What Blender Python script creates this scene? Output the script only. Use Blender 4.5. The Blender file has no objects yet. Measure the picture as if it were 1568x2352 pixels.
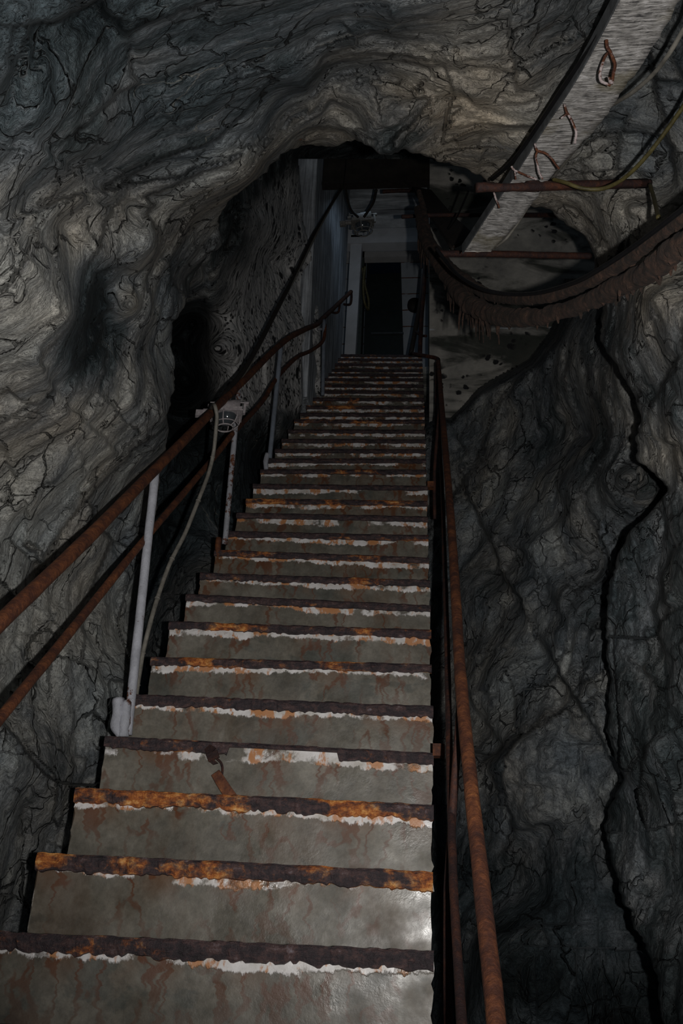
import bpy, math, random
import numpy as np
from mathutils import Vector, Matrix
random.seed(7); RNG = np.random.RandomState(11)
C = bpy.context.scene.collection
scn = bpy.context.scene

# ------------------------------------------------------------------ camera, light, exposure
FPX = 2160.0
EYE = np.array([0.0, 0.0, 1.6])
_t, _p, _r = math.radians(24.84), math.radians(-5.57), math.radians(2.58)
FW = np.array([math.sin(_p)*math.cos(_t), math.cos(_p)*math.cos(_t), math.sin(_t)])
_rt = np.array([math.cos(_p), -math.sin(_p), 0.0]); _up = np.cross(_rt, FW)
RT = _rt*math.cos(_r)+_up*math.sin(_r); UP = -_rt*math.sin(_r)+_up*math.cos(_r)
cam_d = bpy.data.cameras.new('camera'); cam = bpy.data.objects.new('camera', cam_d); C.objects.link(cam)
cam_d.sensor_fit = 'VERTICAL'; cam_d.sensor_height = 24.0; cam_d.sensor_width = 16.0
cam_d.lens = 24.0*FPX/2352.0; cam_d.clip_start = 0.02; cam_d.clip_end = 100
M4 = Matrix(((RT[0], UP[0], -FW[0], EYE[0]), (RT[1], UP[1], -FW[1], EYE[1]), (RT[2], UP[2], -FW[2], EYE[2]), (0, 0, 0, 1)))
cam.matrix_world = M4
scn.camera = cam
scn.view_settings.view_transform = 'Standard'; scn.view_settings.look = 'None'
scn.view_settings.gamma = 1.0; scn.view_settings.exposure = 0.0
scn.view_settings.use_curve_mapping = False

w = bpy.data.worlds.new('world'); scn.world = w; w.use_nodes = True
w.node_tree.nodes['Background'].inputs[0].default_value = (0.55, 0.7, 0.85, 1)
w.node_tree.nodes['Background'].inputs[1].default_value = 0.02

FLASH_POWER = 205.0
fl = bpy.data.lights.new('camera_flash', 'SPOT'); fl.energy = FLASH_POWER; fl.color = (1.0, 0.97, 0.93)
fl.spot_size = math.radians(92); fl.spot_blend = 1.0; fl.shadow_soft_size = 0.012
flo = bpy.data.objects.new('camera_flash', fl); C.objects.link(flo)
_fp = EYE + RT*0.105 + UP*0.0 - FW*0.01
_ax = (FW + RT*0.02 + UP*0.085); _ax = _ax/np.linalg.norm(_ax)
flo.rotation_euler = Vector(tuple(_ax)).to_track_quat('-Z', 'Y').to_euler(); flo.location = _fp
# added fill light without a real source, lifts the boards and walls behind the beam
gl = bpy.data.lights.new('doorway_fill', 'AREA'); gl.energy = 0.9; gl.color = (0.62, 0.8, 1.0); gl.size = 0.6
glo = bpy.data.objects.new('doorway_fill', gl); C.objects.link(glo)
glo.location = (-0.35, 6.85, 8.1); glo.rotation_euler = Vector((0, 0.75, -0.75)).to_track_quat('-Z', 'Y').to_euler()

# ------------------------------------------------------------------ geometry helpers
def ray(px, py): return FW + (px-784)/FPX*RT - (py-1176)/FPX*UP
def at(px, py, D=None, X=None, Y=None):
    d = ray(px, py); k = D if D is not None else (Y/d[1] if Y is not None else X/d[0])
    return EYE + d*k
def rays(px, py):
    return FW[None] + ((px-784)/FPX)[:, None]*RT[None] - ((py-1176)/FPX)[:, None]*UP[None]
SL = 0.18/0.1892
def line_z(Y): return 1.6 + (Y-2.223)*SL
def incl(px, py, h):
    d = ray(px, py); Y = (h - 2.223*SL)/(d[2]/d[1]-SL)
    return EYE + d*(Y/d[1])

def _h(ix, iy, iz, s):
    n = (ix*73856093) ^ (iy*19349663) ^ (iz*83492791) ^ (s*2654435)
    n = (n ^ (n >> 13))*1274126177 & 0x7fffffff
    n = (n ^ (n >> 16)) & 0xffffff
    return n/float(0xffffff)
def vnoise(P, s=0):
    I = np.floor(P).astype(np.int64); f = P-I; f = f*f*f*(f*(f*6-15)+10); r = 0
    for a in (0, 1):
        for b in (0, 1):
            for c in (0, 1):
                wgt = (f[:, 0] if a else 1-f[:, 0])*(f[:, 1] if b else 1-f[:, 1])*(f[:, 2] if c else 1-f[:, 2])
                r = r + wgt*_h(I[:, 0]+a, I[:, 1]+b, I[:, 2]+c, s)
    return r*2-1
def fbm(P, sc, o=4, s=0, g=0.5):
    r = 0; a = 1
    for i in range(o):
        r = r + a*vnoise(P*sc+i*17.3, s+i); a *= g; sc *= 2.03
    return r
def ridged(P, sc, o=3, s=0):
    r = 0; a = 1
    for i in range(o):
        r = r + a*(1-np.abs(vnoise(P*sc+i*9.1, s+i))*2); a *= .5; sc *= 2.1
    return r
def facet(P, sc, s=0, k=1.0):
    Q = P*sc; I = np.floor(Q).astype(np.int64); best = np.full(len(P), -9.0)
    for a in (-1, 0, 1):
        for b in (-1, 0, 1):
            for c in (-1, 0, 1):
                J = I+np.array([a, b, c]); x, y, z = J[:, 0], J[:, 1], J[:, 2]
                cc = J+np.stack([_h(x, y, z, s+1), _h(x, y, z, s+2), _h(x, y, z, s+3)], 1)
                g = np.stack([_h(x, y, z, s+4), _h(x, y, z, s+5), _h(x, y, z, s+6)], 1)-.5
                dd = Q-cc
                v = _h(x, y, z, s+7)*.5+(g*dd).sum(1)*1.6*k-np.sqrt((dd*dd).sum(1))*.8
                best = np.maximum(best, v)
    return best+.3
def warp(P, sc, a, s=50):
    return P+a*np.stack([fbm(P, sc, 2, s), fbm(P, sc, 2, s+5), fbm(P, sc, 2, s+9)], 1)

def mesh_obj(name, V, Fc, mat, parent=None, smooth=True, attrs=None):
    me = bpy.data.meshes.new(name)
    V = np.asarray(V, float)
    me.from_pydata([tuple(v) for v in V], [], [tuple(int(i) for i in f) for f in Fc])
    me.polygons.foreach_set('use_smooth', [smooth]*len(me.polygons))
    if attrs:
        for k, v in attrs.items():
            a = me.attributes.new(k, 'FLOAT', 'POINT'); a.data.foreach_set('value', np.asarray(v, dtype=np.float32))
    me.materials.append(mat); me.update()
    o = bpy.data.objects.new(name, me); C.objects.link(o)
    if parent is not None: o.parent = parent
    return o
def tag(o, label=None, cat=None, group=None, kind=None):
    if label: o['label'] = label
    if cat: o['category'] = cat
    if group: o['group'] = group
    if kind: o['kind'] = kind
    return o
def empty(name, loc=(0, 0, 0)):
    o = bpy.data.objects.new(name, None); C.objects.link(o); o.location = tuple(loc); o.empty_display_size = .05
    return o
def under(o, parent):          # parent while keeping the world place
    o.parent = parent; o.matrix_parent_inverse = Matrix.Translation(-parent.location); return o

class MB:
    def __init__(s): s.V = []; s.F = []
    def add(s, V, Fc):
        n = len(s.V); s.V += [tuple(v) for v in V]; s.F += [tuple(i+n for i in f) for f in Fc]; return s
    def hexa(s, c):            # 8 corners: bottom loop 4, top loop 4
        return s.add(c, [(0, 3, 2, 1), (4, 5, 6, 7), (0, 1, 5, 4), (1, 2, 6, 5), (2, 3, 7, 6), (3, 0, 4, 7)])
    def box(s, x0, x1, y0, y1, z0, z1):
        return s.hexa([(x0, y0, z0), (x1, y0, z0), (x1, y1, z0), (x0, y1, z0), (x0, y0, z1), (x1, y0, z1), (x1, y1, z1), (x0, y1, z1)])
    def obox(s, c, ax, ay, az):  # centre and three half-axis vectors
        c, ax, ay, az = map(lambda q: np.array(q, float), (c, ax, ay, az))
        return s.hexa([c-ax-ay-az, c+ax-ay-az, c+ax+ay-az, c-ax+ay-az, c-ax-ay+az, c+ax-ay+az, c+ax+ay+az, c-ax+ay+az])
    def tube(s, pts, r, seg=12, jit=0.0, sub=0, jsc=40.0, spiral=0.0, cap=True):
        P = np.array(pts, float)
        R_ = np.full(len(P), r, float) if np.isscalar(r) else np.array(r, float)
        if sub: P, R_ = crom(P, R_, sub)
        T = np.gradient(P, axis=0); T /= np.linalg.norm(T, axis=1)[:, None]+1e-12
        n = np.cross(T[0], (0.13, 0.2, 1.0)); n /= np.linalg.norm(n)
        base = len(s.V); L = 0
        for i in range(len(P)):
            n = n-T[i]*np.dot(n, T[i]); n /= np.linalg.norm(n); b = np.cross(T[i], n)
            if i: L += np.linalg.norm(P[i]-P[i-1])
            a = np.arange(seg)*2*math.pi/seg
            rr = np.full(seg, R_[i])
            Q = P[i]+np.cos(a)[:, None]*n*R_[i]+np.sin(a)[:, None]*b*R_[i]
            if jit: rr = rr*(1+jit*vnoise(Q*jsc, 3)+.5*jit*vnoise(Q*jsc*2.7, 5))
            if spiral: rr = rr*(1+spiral*np.sin(a+L*190.0))
            Q = P[i]+np.cos(a)[:, None]*n*rr[:, None]+np.sin(a)[:, None]*b*rr[:, None]
            s.V += [tuple(q) for q in Q]
        for i in range(len(P)-1):
            for j in range(seg):
                k = (j+1) % seg
                s.F.append((base+i*seg+j, base+i*seg+k, base+(i+1)*seg+k, base+(i+1)*seg+j))
        if cap:
            s.F.append(tuple(base+j for j in range(seg))[::-1]); s.F.append(tuple(base+(len(P)-1)*seg+j for j in range(seg)))
        return s
    def lathe(s, prof, c, u=(1, 0, 0), v=(0, 1, 0), w_=(0, 0, 1), seg=28):
        u, v, w_, c = map(lambda q: np.array(q, float), (u, v, w_, c)); base = len(s.V)
        for (r, z) in prof:
            for j in range(seg):
                a = 2*math.pi*j/seg
                s.V.append(tuple(c+u*r*math.cos(a)+v*r*math.sin(a)+w_*z))
        for i in range(len(prof)-1):
            for j in range(seg):
                k = (j+1) % seg
                s.F.append((base+i*seg+j, base+i*seg+k, base+(i+1)*seg+k, base+(i+1)*seg+j))
        return s
    def build(s, name, mat, parent=None, smooth=False):
        o = mesh_obj(name, s.V, s.F, mat, None, smooth)
        if parent is not None: under(o, parent)
        return o
def crom(P, R_, sub):
    out = []; ro = []; n = len(P)
    for i in range(n-1):
        p0 = P[max(i-1, 0)]; p1 = P[i]; p2 = P[i+1]; p3 = P[min(i+2, n-1)]
        for j in range(sub):
            t = j/sub
            out.append(.5*((2*p1)+(-p0+p2)*t+(2*p0-5*p1+4*p2-p3)*t*t+(-p0+3*p1-3*p2+p3)*t**3))
            ro.append(R_[i]*(1-t)+R_[i+1]*t)
    out.append(P[-1]); ro.append(R_[-1])
    return np.array(out), np.array(ro)

# ------------------------------------------------------------------ materials
class NT:
    def __init__(s, name):
        s.m = bpy.data.materials.new(name); s.m.use_nodes = True; s.t = s.m.node_tree; s.t.nodes.clear()
        s.out = s.n('ShaderNodeOutputMaterial'); s.b = s.n('ShaderNodeBsdfPrincipled')
        s.t.links.new(s.b.outputs[0], s.out.inputs[0])
        s.co = s.n('ShaderNodeTexCoord').outputs['Object']
    def n(s, k, **kw):
        x = s.t.nodes.new(k)
        for a, v in kw.items(): setattr(x, a, v)
        return x
    def set(s, sock, v):
        if hasattr(v, 'is_output') or isinstance(v, bpy.types.NodeSocket): s.t.links.new(v, sock)
        else:
            if isinstance(v, (tuple, list)) and len(v) == 3 and sock.type == 'RGBA': v = (*v, 1)
            sock.default_value = v
    def map(s, v=None, sc=(1, 1, 1), rot=(0, 0, 0), loc=(0, 0, 0)):
        x = s.n('ShaderNodeMapping'); s.set(x.inputs[0], s.co if v is None else v)
        x.inputs['Scale'].default_value = sc; x.inputs['Rotation'].default_value = rot; x.inputs['Location'].default_value = loc
        return x.outputs[0]
    def noise(s, v=None, scale=5, detail=5, rough=.55, dist=0, col=False):
        x = s.n('ShaderNodeTexNoise'); s.set(x.inputs['Vector'], s.co if v is None else v)
        x.inputs['Scale'].default_value = scale; x.inputs['Detail'].default_value = detail
        x.inputs['Roughness'].default_value = rough; x.inputs['Distortion'].default_value = dist
        return x.outputs['Color' if col else 'Fac']
    def voro(s, v=None, scale=5, feat='DISTANCE_TO_EDGE', out='Distance', rnd=1.0):
        x = s.n('ShaderNodeTexVoronoi', feature=feat); s.set(x.inputs['Vector'], s.co if v is None else v)
        x.inputs['Scale'].default_value = scale; x.inputs['Randomness'].default_value = rnd
        return x.outputs[out]
    def math(s, op, a, b=0.0, c=0.0, clamp=False):
        x = s.n('ShaderNodeMath', operation=op, use_clamp=clamp)
        s.set(x.inputs[0], a); s.set(x.inputs[1], b); s.set(x.inputs[2], c); return x.outputs[0]
    def vadd(s, a, b, op='ADD'):
        x = s.n('ShaderNodeVectorMath', operation=op); s.set(x.inputs[0], a); s.set(x.inputs[1], b); return x.outputs[0]
    def vscale(s, a, k):
        x = s.n('ShaderNodeVectorMath', operation='SCALE'); s.set(x.inputs[0], a); x.inputs['Scale'].default_value = k; return x.outputs[0]
    def step(s, v, a, b):      # smooth 0..1 between a and b
        x = s.n('ShaderNodeMapRange', interpolation_type='SMOOTHSTEP'); s.set(x.inputs['Value'], v)
        lo, hi = (a, b) if a < b else (b, a)
        x.inputs['From Min'].default_value = lo; x.inputs['From Max'].default_value = hi
        x.inputs['To Min'].default_value = 0.0 if a < b else 1.0; x.inputs['To Max'].default_value = 1.0 if a < b else 0.0
        return x.outputs[0]
    def ramp(s, v, stops):
        x = s.n('ShaderNodeValToRGB'); s.set(x.inputs[0], v); e = x.color_ramp.elements
        while len(e) < len(stops): e.new(.5)
        for i, (p, c) in enumerate(stops): e[i].position = p; e[i].color = (*c, 1)
        return x.outputs[0]
    def mix(s, f, a, b, mode='MIX'):
        x = s.n('ShaderNodeMix', data_type='RGBA', blend_type=mode); x.clamp_factor = True
        s.set(x.inputs[0], f); s.set(x.inputs[6], a); s.set(x.inputs[7], b); return x.outputs[2]
    def attr(s, name):
        x = s.n('ShaderNodeAttribute', attribute_name=name); return x.outputs['Fac']
    def sep(s, v):
        x = s.n('ShaderNodeSeparateXYZ'); s.set(x.inputs[0], v); return x.outputs
    def bump(s, h, st=.5, d=.01, prev=None):
        x = s.n('ShaderNodeBump'); s.set(x.inputs['Height'], h); x.inputs['Strength'].default_value = st; x.inputs['Distance'].default_value = d
        if prev is not None: s.set(x.inputs['Normal'], prev)
        return x.outputs[0]
    def fin(s, col, rough=.7, bump=None, metal=0, spec=.5):
        s.set(s.b.inputs['Base Color'], col); s.set(s.b.inputs['Roughness'], rough); s.set(s.b.inputs['Metallic'], metal)
        s.set(s.b.inputs['Specular IOR Level'], spec)
        if bump is not None: s.set(s.b.inputs['Normal'], bump)
        return s.m

def rock_mat():
    m = NT('cave_rock'); tone = m.attr('tone'); warm = m.attr('warm'); agg = m.attr('agg')
    wv = m.vscale(m.vadd(m.noise(scale=1.3, detail=1, col=True), (.5, .5, .5), 'SUBTRACT'), .40)
    wv2 = m.vscale(m.vadd(m.noise(scale=6, detail=1.5, rough=.4, col=True), (.5, .5, .5), 'SUBTRACT'), .045)
    w1 = m.vadd(m.vadd(m.co, wv), wv2)
    fol = m.map(w1, (1.5, 3.8, 2.0), (0.5, 0.35, 0.6))
    streak = m.noise(fol, 2.1, 8, .62, .4)
    fine = m.noise(m.map(w1, (3, 10, 5), (0.5, 0.35, 0.6)), 3.4, 7, .68)
    big = m.noise(m.vadd(m.co, wv2), 1.9, 5, .6, .6)
    f = m.math('ADD', m.math('MULTIPLY', streak, .8), m.math('MULTIPLY', big, .75))
    f = m.math('ADD', f, m.math('MULTIPLY', fine, .35))
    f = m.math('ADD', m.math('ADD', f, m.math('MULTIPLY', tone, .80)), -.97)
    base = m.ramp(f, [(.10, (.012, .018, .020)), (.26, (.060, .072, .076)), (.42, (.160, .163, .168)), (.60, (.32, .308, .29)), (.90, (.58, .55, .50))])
    cool = m.mix(1, base, (.86, .98, 1.07), 'MULTIPLY'); hot = m.mix(1, base, (1.12, 1.0, .84), 'MULTIPLY')
    w2 = m.math('ADD', warm, m.math('MULTIPLY', m.math('SUBTRACT', m.noise(scale=2.7, detail=3), .5), 1.4), clamp=True)
    col = m.mix(w2, cool, hot)
    ru = m.math('MULTIPLY', m.step(m.noise(scale=3.1, detail=6, rough=.7), .62, .72), m.math('MULTIPLY', warm, .45))
    col = m.mix(ru, col, (.20, .095, .03))
    gr = m.noise(scale=110, detail=3, rough=.8)
    col = m.mix(1, col, m.ramp(gr, [(.3, (.55, .55, .55)), (.72, (1.5, 1.5, 1.5))]), 'MULTIPLY')
    # cracks
    cv = m.vadd(m.co, m.vscale(m.vadd(m.noise(scale=4, detail=4, rough=.5, col=True), (.5, .5, .5), 'SUBTRACT'), .17))
    e1 = m.voro(m.map(cv, (1, 1.5, .8), (.3, .6, .2)), 2.3); e2 = m.voro(m.map(cv, (1.3, .8, 1), (1, .2, .5)), 7.5)
    gate = m.step(m.noise(scale=2.0, detail=2), .42, .56); gate2 = m.step(m.noise(scale=3.3, detail=2, dist=1), .44, .60)
    c1 = m.math('MULTIPLY', m.step(e1, .014, .002), gate); c2 = m.math('MULTIPLY', m.step(e2, .035, .004), gate2)
    cr = m.math('MAXIMUM', c1, m.math('MULTIPLY', c2, .7))
    col = m.mix(m.math('MULTIPLY', cr, .8), col, (.008, .009, .009))
    # light calcite threads
    th = m.math('MULTIPLY', m.step(m.voro(m.map(cv, (.7, 2, 1), (.1, 1, .2)), 3.1), .012, .0), m.step(m.noise(scale=2.4, detail=2, dist=.5), .60, .68))
    col = m.mix(m.math('MULTIPLY', th, .5), col, (.30, .28, .24))
    # shotcrete with dark stones
    st = m.math('MULTIPLY', m.step(m.voro(m.vadd(m.co, wv2), 11, 'F1'), .42, .30), m.step(m.noise(scale=5, detail=2), .50, .58))
    st2 = m.math('MULTIPLY', m.step(m.voro(m.vadd(m.co, wv2), 28, 'F1'), .40, .25), m.step(m.noise(scale=9, detail=2), .46, .55))
    ac = m.ramp(m.noise(scale=3.4, detail=8, rough=.65), [(.3, (.34, .345, .35)), (.55, (.60, .59, .58)), (.75, (.80, .79, .78))])
    ac = m.mix(m.math('MAXIMUM', st, st2), ac, (.022, .022, .024))
    col = m.mix(agg, col, ac)
    h = m.math('ADD', m.math('MULTIPLY', fine, m.math('SUBTRACT', .9, m.math('MULTIPLY', agg, .8))), m.math('MULTIPLY', m.noise(scale=22, detail=7, rough=.65), .7))
    h = m.math('ADD', h, m.math('MULTIPLY', streak, m.math('SUBTRACT', .7, m.math('MULTIPLY', agg, .7))))
    h = m.math('SUBTRACT', h, m.math('MULTIPLY', cr, .8))
    fv = m.map(m.vadd(m.co, wv2), (1, 1.7, .9), (.4, .3, .8))
    h = m.math('SUBTRACT', h, m.math('MULTIPLY', m.voro(fv, 6, 'F1'), .8)); h = m.math('SUBTRACT', h, m.math('MULTIPLY', m.voro(fv, 15, 'F1'), .45))
    b1 = m.bump(h, 1.0, .030); b2 = m.bump(gr, .5, .003, b1)
    rg = m.ramp(m.noise(scale=6, detail=4), [(.3, (.42,)*3), (.7, (.8,)*3)])
    return m.fin(col, rg, b2, spec=.35)

def rust_mat(name='rust', dark=0.0, paint=0.0, pcol=(.42, .42, .46), sc=1.0):
    m = NT(name)
    n1 = m.noise(scale=14*sc, detail=8, rough=.7); n2 = m.noise(scale=70*sc, detail=5, rough=.75)
    f = m.math('ADD', m.math('MULTIPLY', n1, .7), m.math('MULTIPLY', n2, .4))
    f = m.math('ADD', f, -.05-dark)
    col = m.ramp(f, [(.30, (.022, .010, .010)), (.46, (.070, .023, .012)), (.60, (.165, .055, .020)), (.74, (.36, .15, .045)), (.86, (.62, .36, .14))])
    if paint > 0:
        pm = m.math('ADD', m.noise(scale=9*sc, detail=8, rough=.72), m.math('MULTIPLY', m.math('SUBTRACT', n2, .5), .35))
        k = m.step(pm, .62-paint*.35+.05, .62-paint*.35-.02)
        k = m.math('SUBTRACT', 1.0, k)
        pc = m.mix(1, pcol, m.ramp(n1, [(.3, (.65, .65, .65)), (.7, (1.15, 1.15, 1.15))]), 'MULTIPLY')
        col = m.mix(k, col, pc)
    return m.fin(col, .72, m.bump(m.math('ADD', n1, n2), .9, .004), spec=.4)

def step_mat():
    m = NT('stained_concrete'); X, Y, Z = m.sep(m.co)[0:3]
    uv = m.n('ShaderNodeUVMap', uv_map='UVMap').outputs[0]; v = m.sep(uv)[1]
    q = m.map(m.co, (1, .35, 1))
    n = m.noise(q, 7, 8, .65); n2 = m.noise(q, 60, 4, .7); pt = m.noise(m.map(m.co, (1, 3.1, 1.6)), 3.2, 8, .62, .4)
    col = m.ramp(n, [(.3, (.072, .067, .055)), (.52, (.135, .124, .102)), (.75, (.21, .195, .165))])
    dampm = m.step(pt, .55, .60); col = m.mix(m.math('MULTIPLY', dampm, .55), col, (.06, .068, .062))
    col = m.mix(1, col, m.ramp(n2, [(.3, (.75,)*3), (.7, (1.2,)*3)]), 'MULTIPLY')
    # brown wash
    col = m.mix(m.math('MULTIPLY', m.step(m.noise(m.map(m.co, (1.2, 4.3, .5)), 4.5, 6, .6), .50, .70), .40), col, (.085, .045, .022))
    # rust drips: narrow vertical runs, wandering a little
    wob = m.math('MULTIPLY', m.math('SUBTRACT', m.noise(m.map(m.co, (2, 9, 9)), 5, 3), .5), .05)
    cx = m.n('ShaderNodeCombineXYZ'); m.set(cx.inputs[0], m.math('ADD', X, wob)); m.set(cx.inputs[1], m.math('MULTIPLY', Y, 7.7)); m.set(cx.inputs[2], m.math('MULTIPLY', v, .35))
    d1 = m.noise(cx.outputs[0], 16, 2, .5); d2 = m.noise(cx.outputs[0], 7, 3, .6)
    dr = m.math('MULTIPLY', m.step(m.math('ABSOLUTE', m.math('SUBTRACT', d1, .5)), .045, .016), m.step(d2, .43, .53))
    reach = m.step(v, .17, .02)
    dr = m.math('MULTIPLY', dr, m.math('ADD', .4, m.math('MULTIPLY', reach, .6)))
    col = m.mix(m.math('MULTIPLY', dr, .9), col, (.095, .030, .012))
    halo = m.math('MULTIPLY', m.step(d2, .46, .66), m.step(v, .12, .02))
    col = m.mix(m.math('MULTIPLY', halo, .65), col, (.13, .055, .02))
    # white lime / paint line under the nosing
    en = m.noise(m.map(m.co, (1, 2.3, 1)), 13, 7, .68); en2 = m.noise(m.map(m.co, (1, 5.3, .2)), 2.6, 3, .5)
    edge = m.math('ADD', m.math('ADD', m.math('MULTIPLY', en, .045), m.math('MULTIPLY', m.noise(m.map(m.co, (1, 2.3, .35)), 55, 4, .7), .03)), m.math('MULTIPLY', en2, .065))
    wb = m.step(m.math('SUBTRACT', m.math('ADD', edge, -.024), v), -.002, .004)
    keep = m.step(m.noise(m.map(m.co, (1, 6.1, 1)), 4.5, 6, .6), .42, .48)
    wc = m.ramp(en, [(.3, (.36, .33, .28)), (.5, (.60, .58, .57)), (.7, (.78, .76, .77))])
    rs = m.step(m.noise(m.map(m.co, (1, 4, .5)), 19, 5, .65), .50, .58)
    wc = m.mix(m.math('MULTIPLY', rs, .9), wc, (.42, .16, .035))
    col = m.mix(m.math('MULTIPLY', wb, keep), col, wc)
    rg = m.mix(dampm, (.62,)*3, (.36,)*3)
    h = m.math('ADD', m.math('MULTIPLY', n, .5), m.math('ADD', m.math('MULTIPLY', n2, .25), m.math('MULTIPLY', m.math('MULTIPLY', wb, keep), .8)))
    return m.fin(col, m.ramp(m.math('ADD', m.noise(scale=9, detail=6), 0), [(.35, (.24,)*3), (.65, (.6,)*3)]), m.bump(h, .6, .004), spec=.5)

def nosing_mat():
    m = NT('corroded_nosing')
    n1 = m.noise(m.map(m.co, (1, 6.7, 1.5)), 4.3, 7, .65); n2 = m.noise(scale=45, detail=6, rough=.75); n3 = m.noise(m.map(m.co, (1, 5.1, 3)), 16, 6, .7)
    hue = m.step(m.math('ADD', n1, m.math('MULTIPLY', m.attr('orange'), .16)), .50, .60)
    f = m.math('ADD', m.math('MULTIPLY', n2, .5), m.math('MULTIPLY', n3, .5))
    dk = m.ramp(f, [(.35, (.008, .006, .008)), (.48, (.030, .020, .024)), (.57, (.075, .040, .038)), (.68, (.20, .17, .19))])
    og = m.ramp(f, [(.33, (.030, .010, .008)), (.42, (.15, .038, .012)), (.50, (.40, .12, .022)), (.58, (.68, .32, .09)), (.68, (.80, .60, .38))])
    col = m.mix(hue, dk, og)
    return m.fin(col, .55, m.bump(m.math('ADD', n2, n3), 1.0, .006), spec=.5)

def concrete_mat(name, cols, stain=0.0, board=None, boardf=20.0, rough=.8):
    m = NT(name); n = m.noise(scale=3.2, detail=9, rough=.68); n2 = m.noise(scale=55, detail=5, rough=.7)
    col = m.ramp(n, [(.32, cols[0]), (.5, cols[1]), (.7, cols[2])])
    h = m.math('ADD', m.math('MULTIPLY', n, .8), m.math('MULTIPLY', n2, .35))
    if board:
        a = m.sep(m.co)[board]
        st = m.noise(m.map(m.co, tuple(boardf if i == board else (.7 if i == 2 or board == 2 else boardf) for i in range(3))), 1.6, 6, .65)
        col = m.mix(.9, col, m.ramp(st, [(.34, (.22,)*3), (.5, (.75,)*3), (.66, (1.5,)*3)]), 'MULTIPLY'); h = m.math('ADD', h, m.math('MULTIPLY', st, 2.0))
    if stain:
        sv = m.noise(m.map(m.co, (.5, 1, 1.7)), 1.7, 6, .6, .8)
        col = m.mix(m.math('MULTIPLY', m.step(sv, .44, .56), stain), col, (.012, .019, .014))
        peb = m.math('MULTIPLY', m.step(m.voro(m.vadd(m.co, m.vscale(m.vadd(m.noise(scale=14, detail=3, col=True), (.5, .5, .5), 'SUBTRACT'), .06)), 13, 'F1'), .36, .26), m.step(m.noise(scale=4, detail=2), .52, .6))
        col = m.mix(peb, col, (.02, .02, .022))
        wl = m.math('MULTIPLY', m.step(m.math('ABSOLUTE', m.math('SUBTRACT', m.math('ADD', m.sep(m.co)[2], m.math('MULTIPLY', n, .05)), 6.185)), .014, .004), m.step(m.noise(scale=3.5, detail=3), .46, .56))
        col = m.mix(wl, col, (.55, .58, .62))
    return m.fin(col, rough, m.bump(h, .9, .008), spec=.3)

def plain(name, c, rough=.6, var=.35, sc=20, metal=0, spec=.4):
    m = NT(name); n = m.noise(scale=sc, detail=6, rough=.7)
    col = m.mix(1, c, m.ramp(n, [(.3, (1-var,)*3), (.7, (1+var,)*3)]), 'MULTIPLY')
    return m.fin(col, rough, m.bump(n, .5, .003), metal, spec)

M = {}
M['rock'] = rock_mat(); M['rust'] = rust_mat(); M['rustdark'] = rust_mat('dark_rust', .15)
M['paint'] = rust_mat('chipped_white_paint', 0, .66, (.40, .41, .46)); M['paintrust'] = rust_mat('rusty_white_paint', 0, .50, (.36, .37, .41))
M['paintblue'] = rust_mat('blue_grey_paint', 0, .95, (.20, .23, .28))
M['step'] = step_mat(); M['nosing'] = nosing_mat()
M['conc'] = concrete_mat('stained_wall_concrete', ((.20, .195, .185), (.36, .345, .315), (.55, .52, .47)), stain=.85)
M['plank'] = concrete_mat('board_marked_concrete', ((.30, .32, .35), (.44, .47, .51), (.60, .64, .68)), board=1, boardf=26.0)
M['jamb'] = concrete_mat('pale_jamb_concrete', ((.38, .38, .385), (.44, .44, .45), (.50, .50, .52)))
M['white'] = plain('white_painted_metal', (.50, .47, .49), .5, .25, 30)
M['black'] = plain('black_rubber', (.006, .006, .007), .45, .3, 30)
M['glass'] = plain('grey_glass', (.05, .058, .066), .08, .1, 5, 0, .9)
M['dark'] = plain('dark_iron', (.018, .014, .012), .7, .5, 25)
M['hose'] = plain('worn_yellow_hose', (.065, .054, .018), .5, .6, 40)
M['grey'] = plain('grey_sleeve', (.17, .16, .14), .6, .4, 35)

# ------------------------------------------------------------------ rock shell
def rbf_fit(pts, vals, smooth=1e-3):
    P = np.array(pts, float)/1000; n = len(P)
    d = np.sqrt(((P[:, None]-P[None])**2).sum(2)); K = d+np.eye(n)*smooth
    A = np.zeros((n+3, n+3)); A[:n, :n] = K; A[:n, n] = 1; A[n, :n] = 1; A[:n, n+1:] = P; A[n+1:, :n] = P.T
    b = np.zeros((n+3, np.array(vals).reshape(n, -1).shape[1])); b[:n] = np.array(vals, float).reshape(n, -1)
    W = np.linalg.solve(A, b)
    def ev(q):
        q = q/1000; out = np.zeros((len(q), b.shape[1]))
        for s in range(0, len(q), 20000):
            e = q[s:s+20000]; D = np.sqrt(((e[:, None]-P[None])**2).sum(2))
            out[s:s+20000] = D@W[:n]+W[n]+e@W[n+1:]
        return out
    return ev
def polydist(q, poly):
    P = np.array(poly, float); bd = np.full(len(q), 1e9); side = np.zeros(len(q)); par = np.zeros(len(q)); L = 0
    tot = np.linalg.norm(np.diff(P, axis=0), axis=1).sum()
    for i in range(len(P)-1):
        a, b = P[i], P[i+1]; ab = b-a; l2 = (ab**2).sum()
        t = np.clip(((q-a)@ab)/l2, 0, 1); c = a+t[:, None]*ab; d = np.sqrt(((q-c)**2).sum(1))
        s = ab[0]*(q[:, 1]-a[1])-ab[1]*(q[:, 0]-a[0])
        m_ = d < bd; bd[m_] = d[m_]; side[m_] = np.sign(s[m_]); par[m_] = (L+t*math.sqrt(l2))[m_]/tot
        L += math.sqrt(l2)
    return bd, side, par
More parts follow.
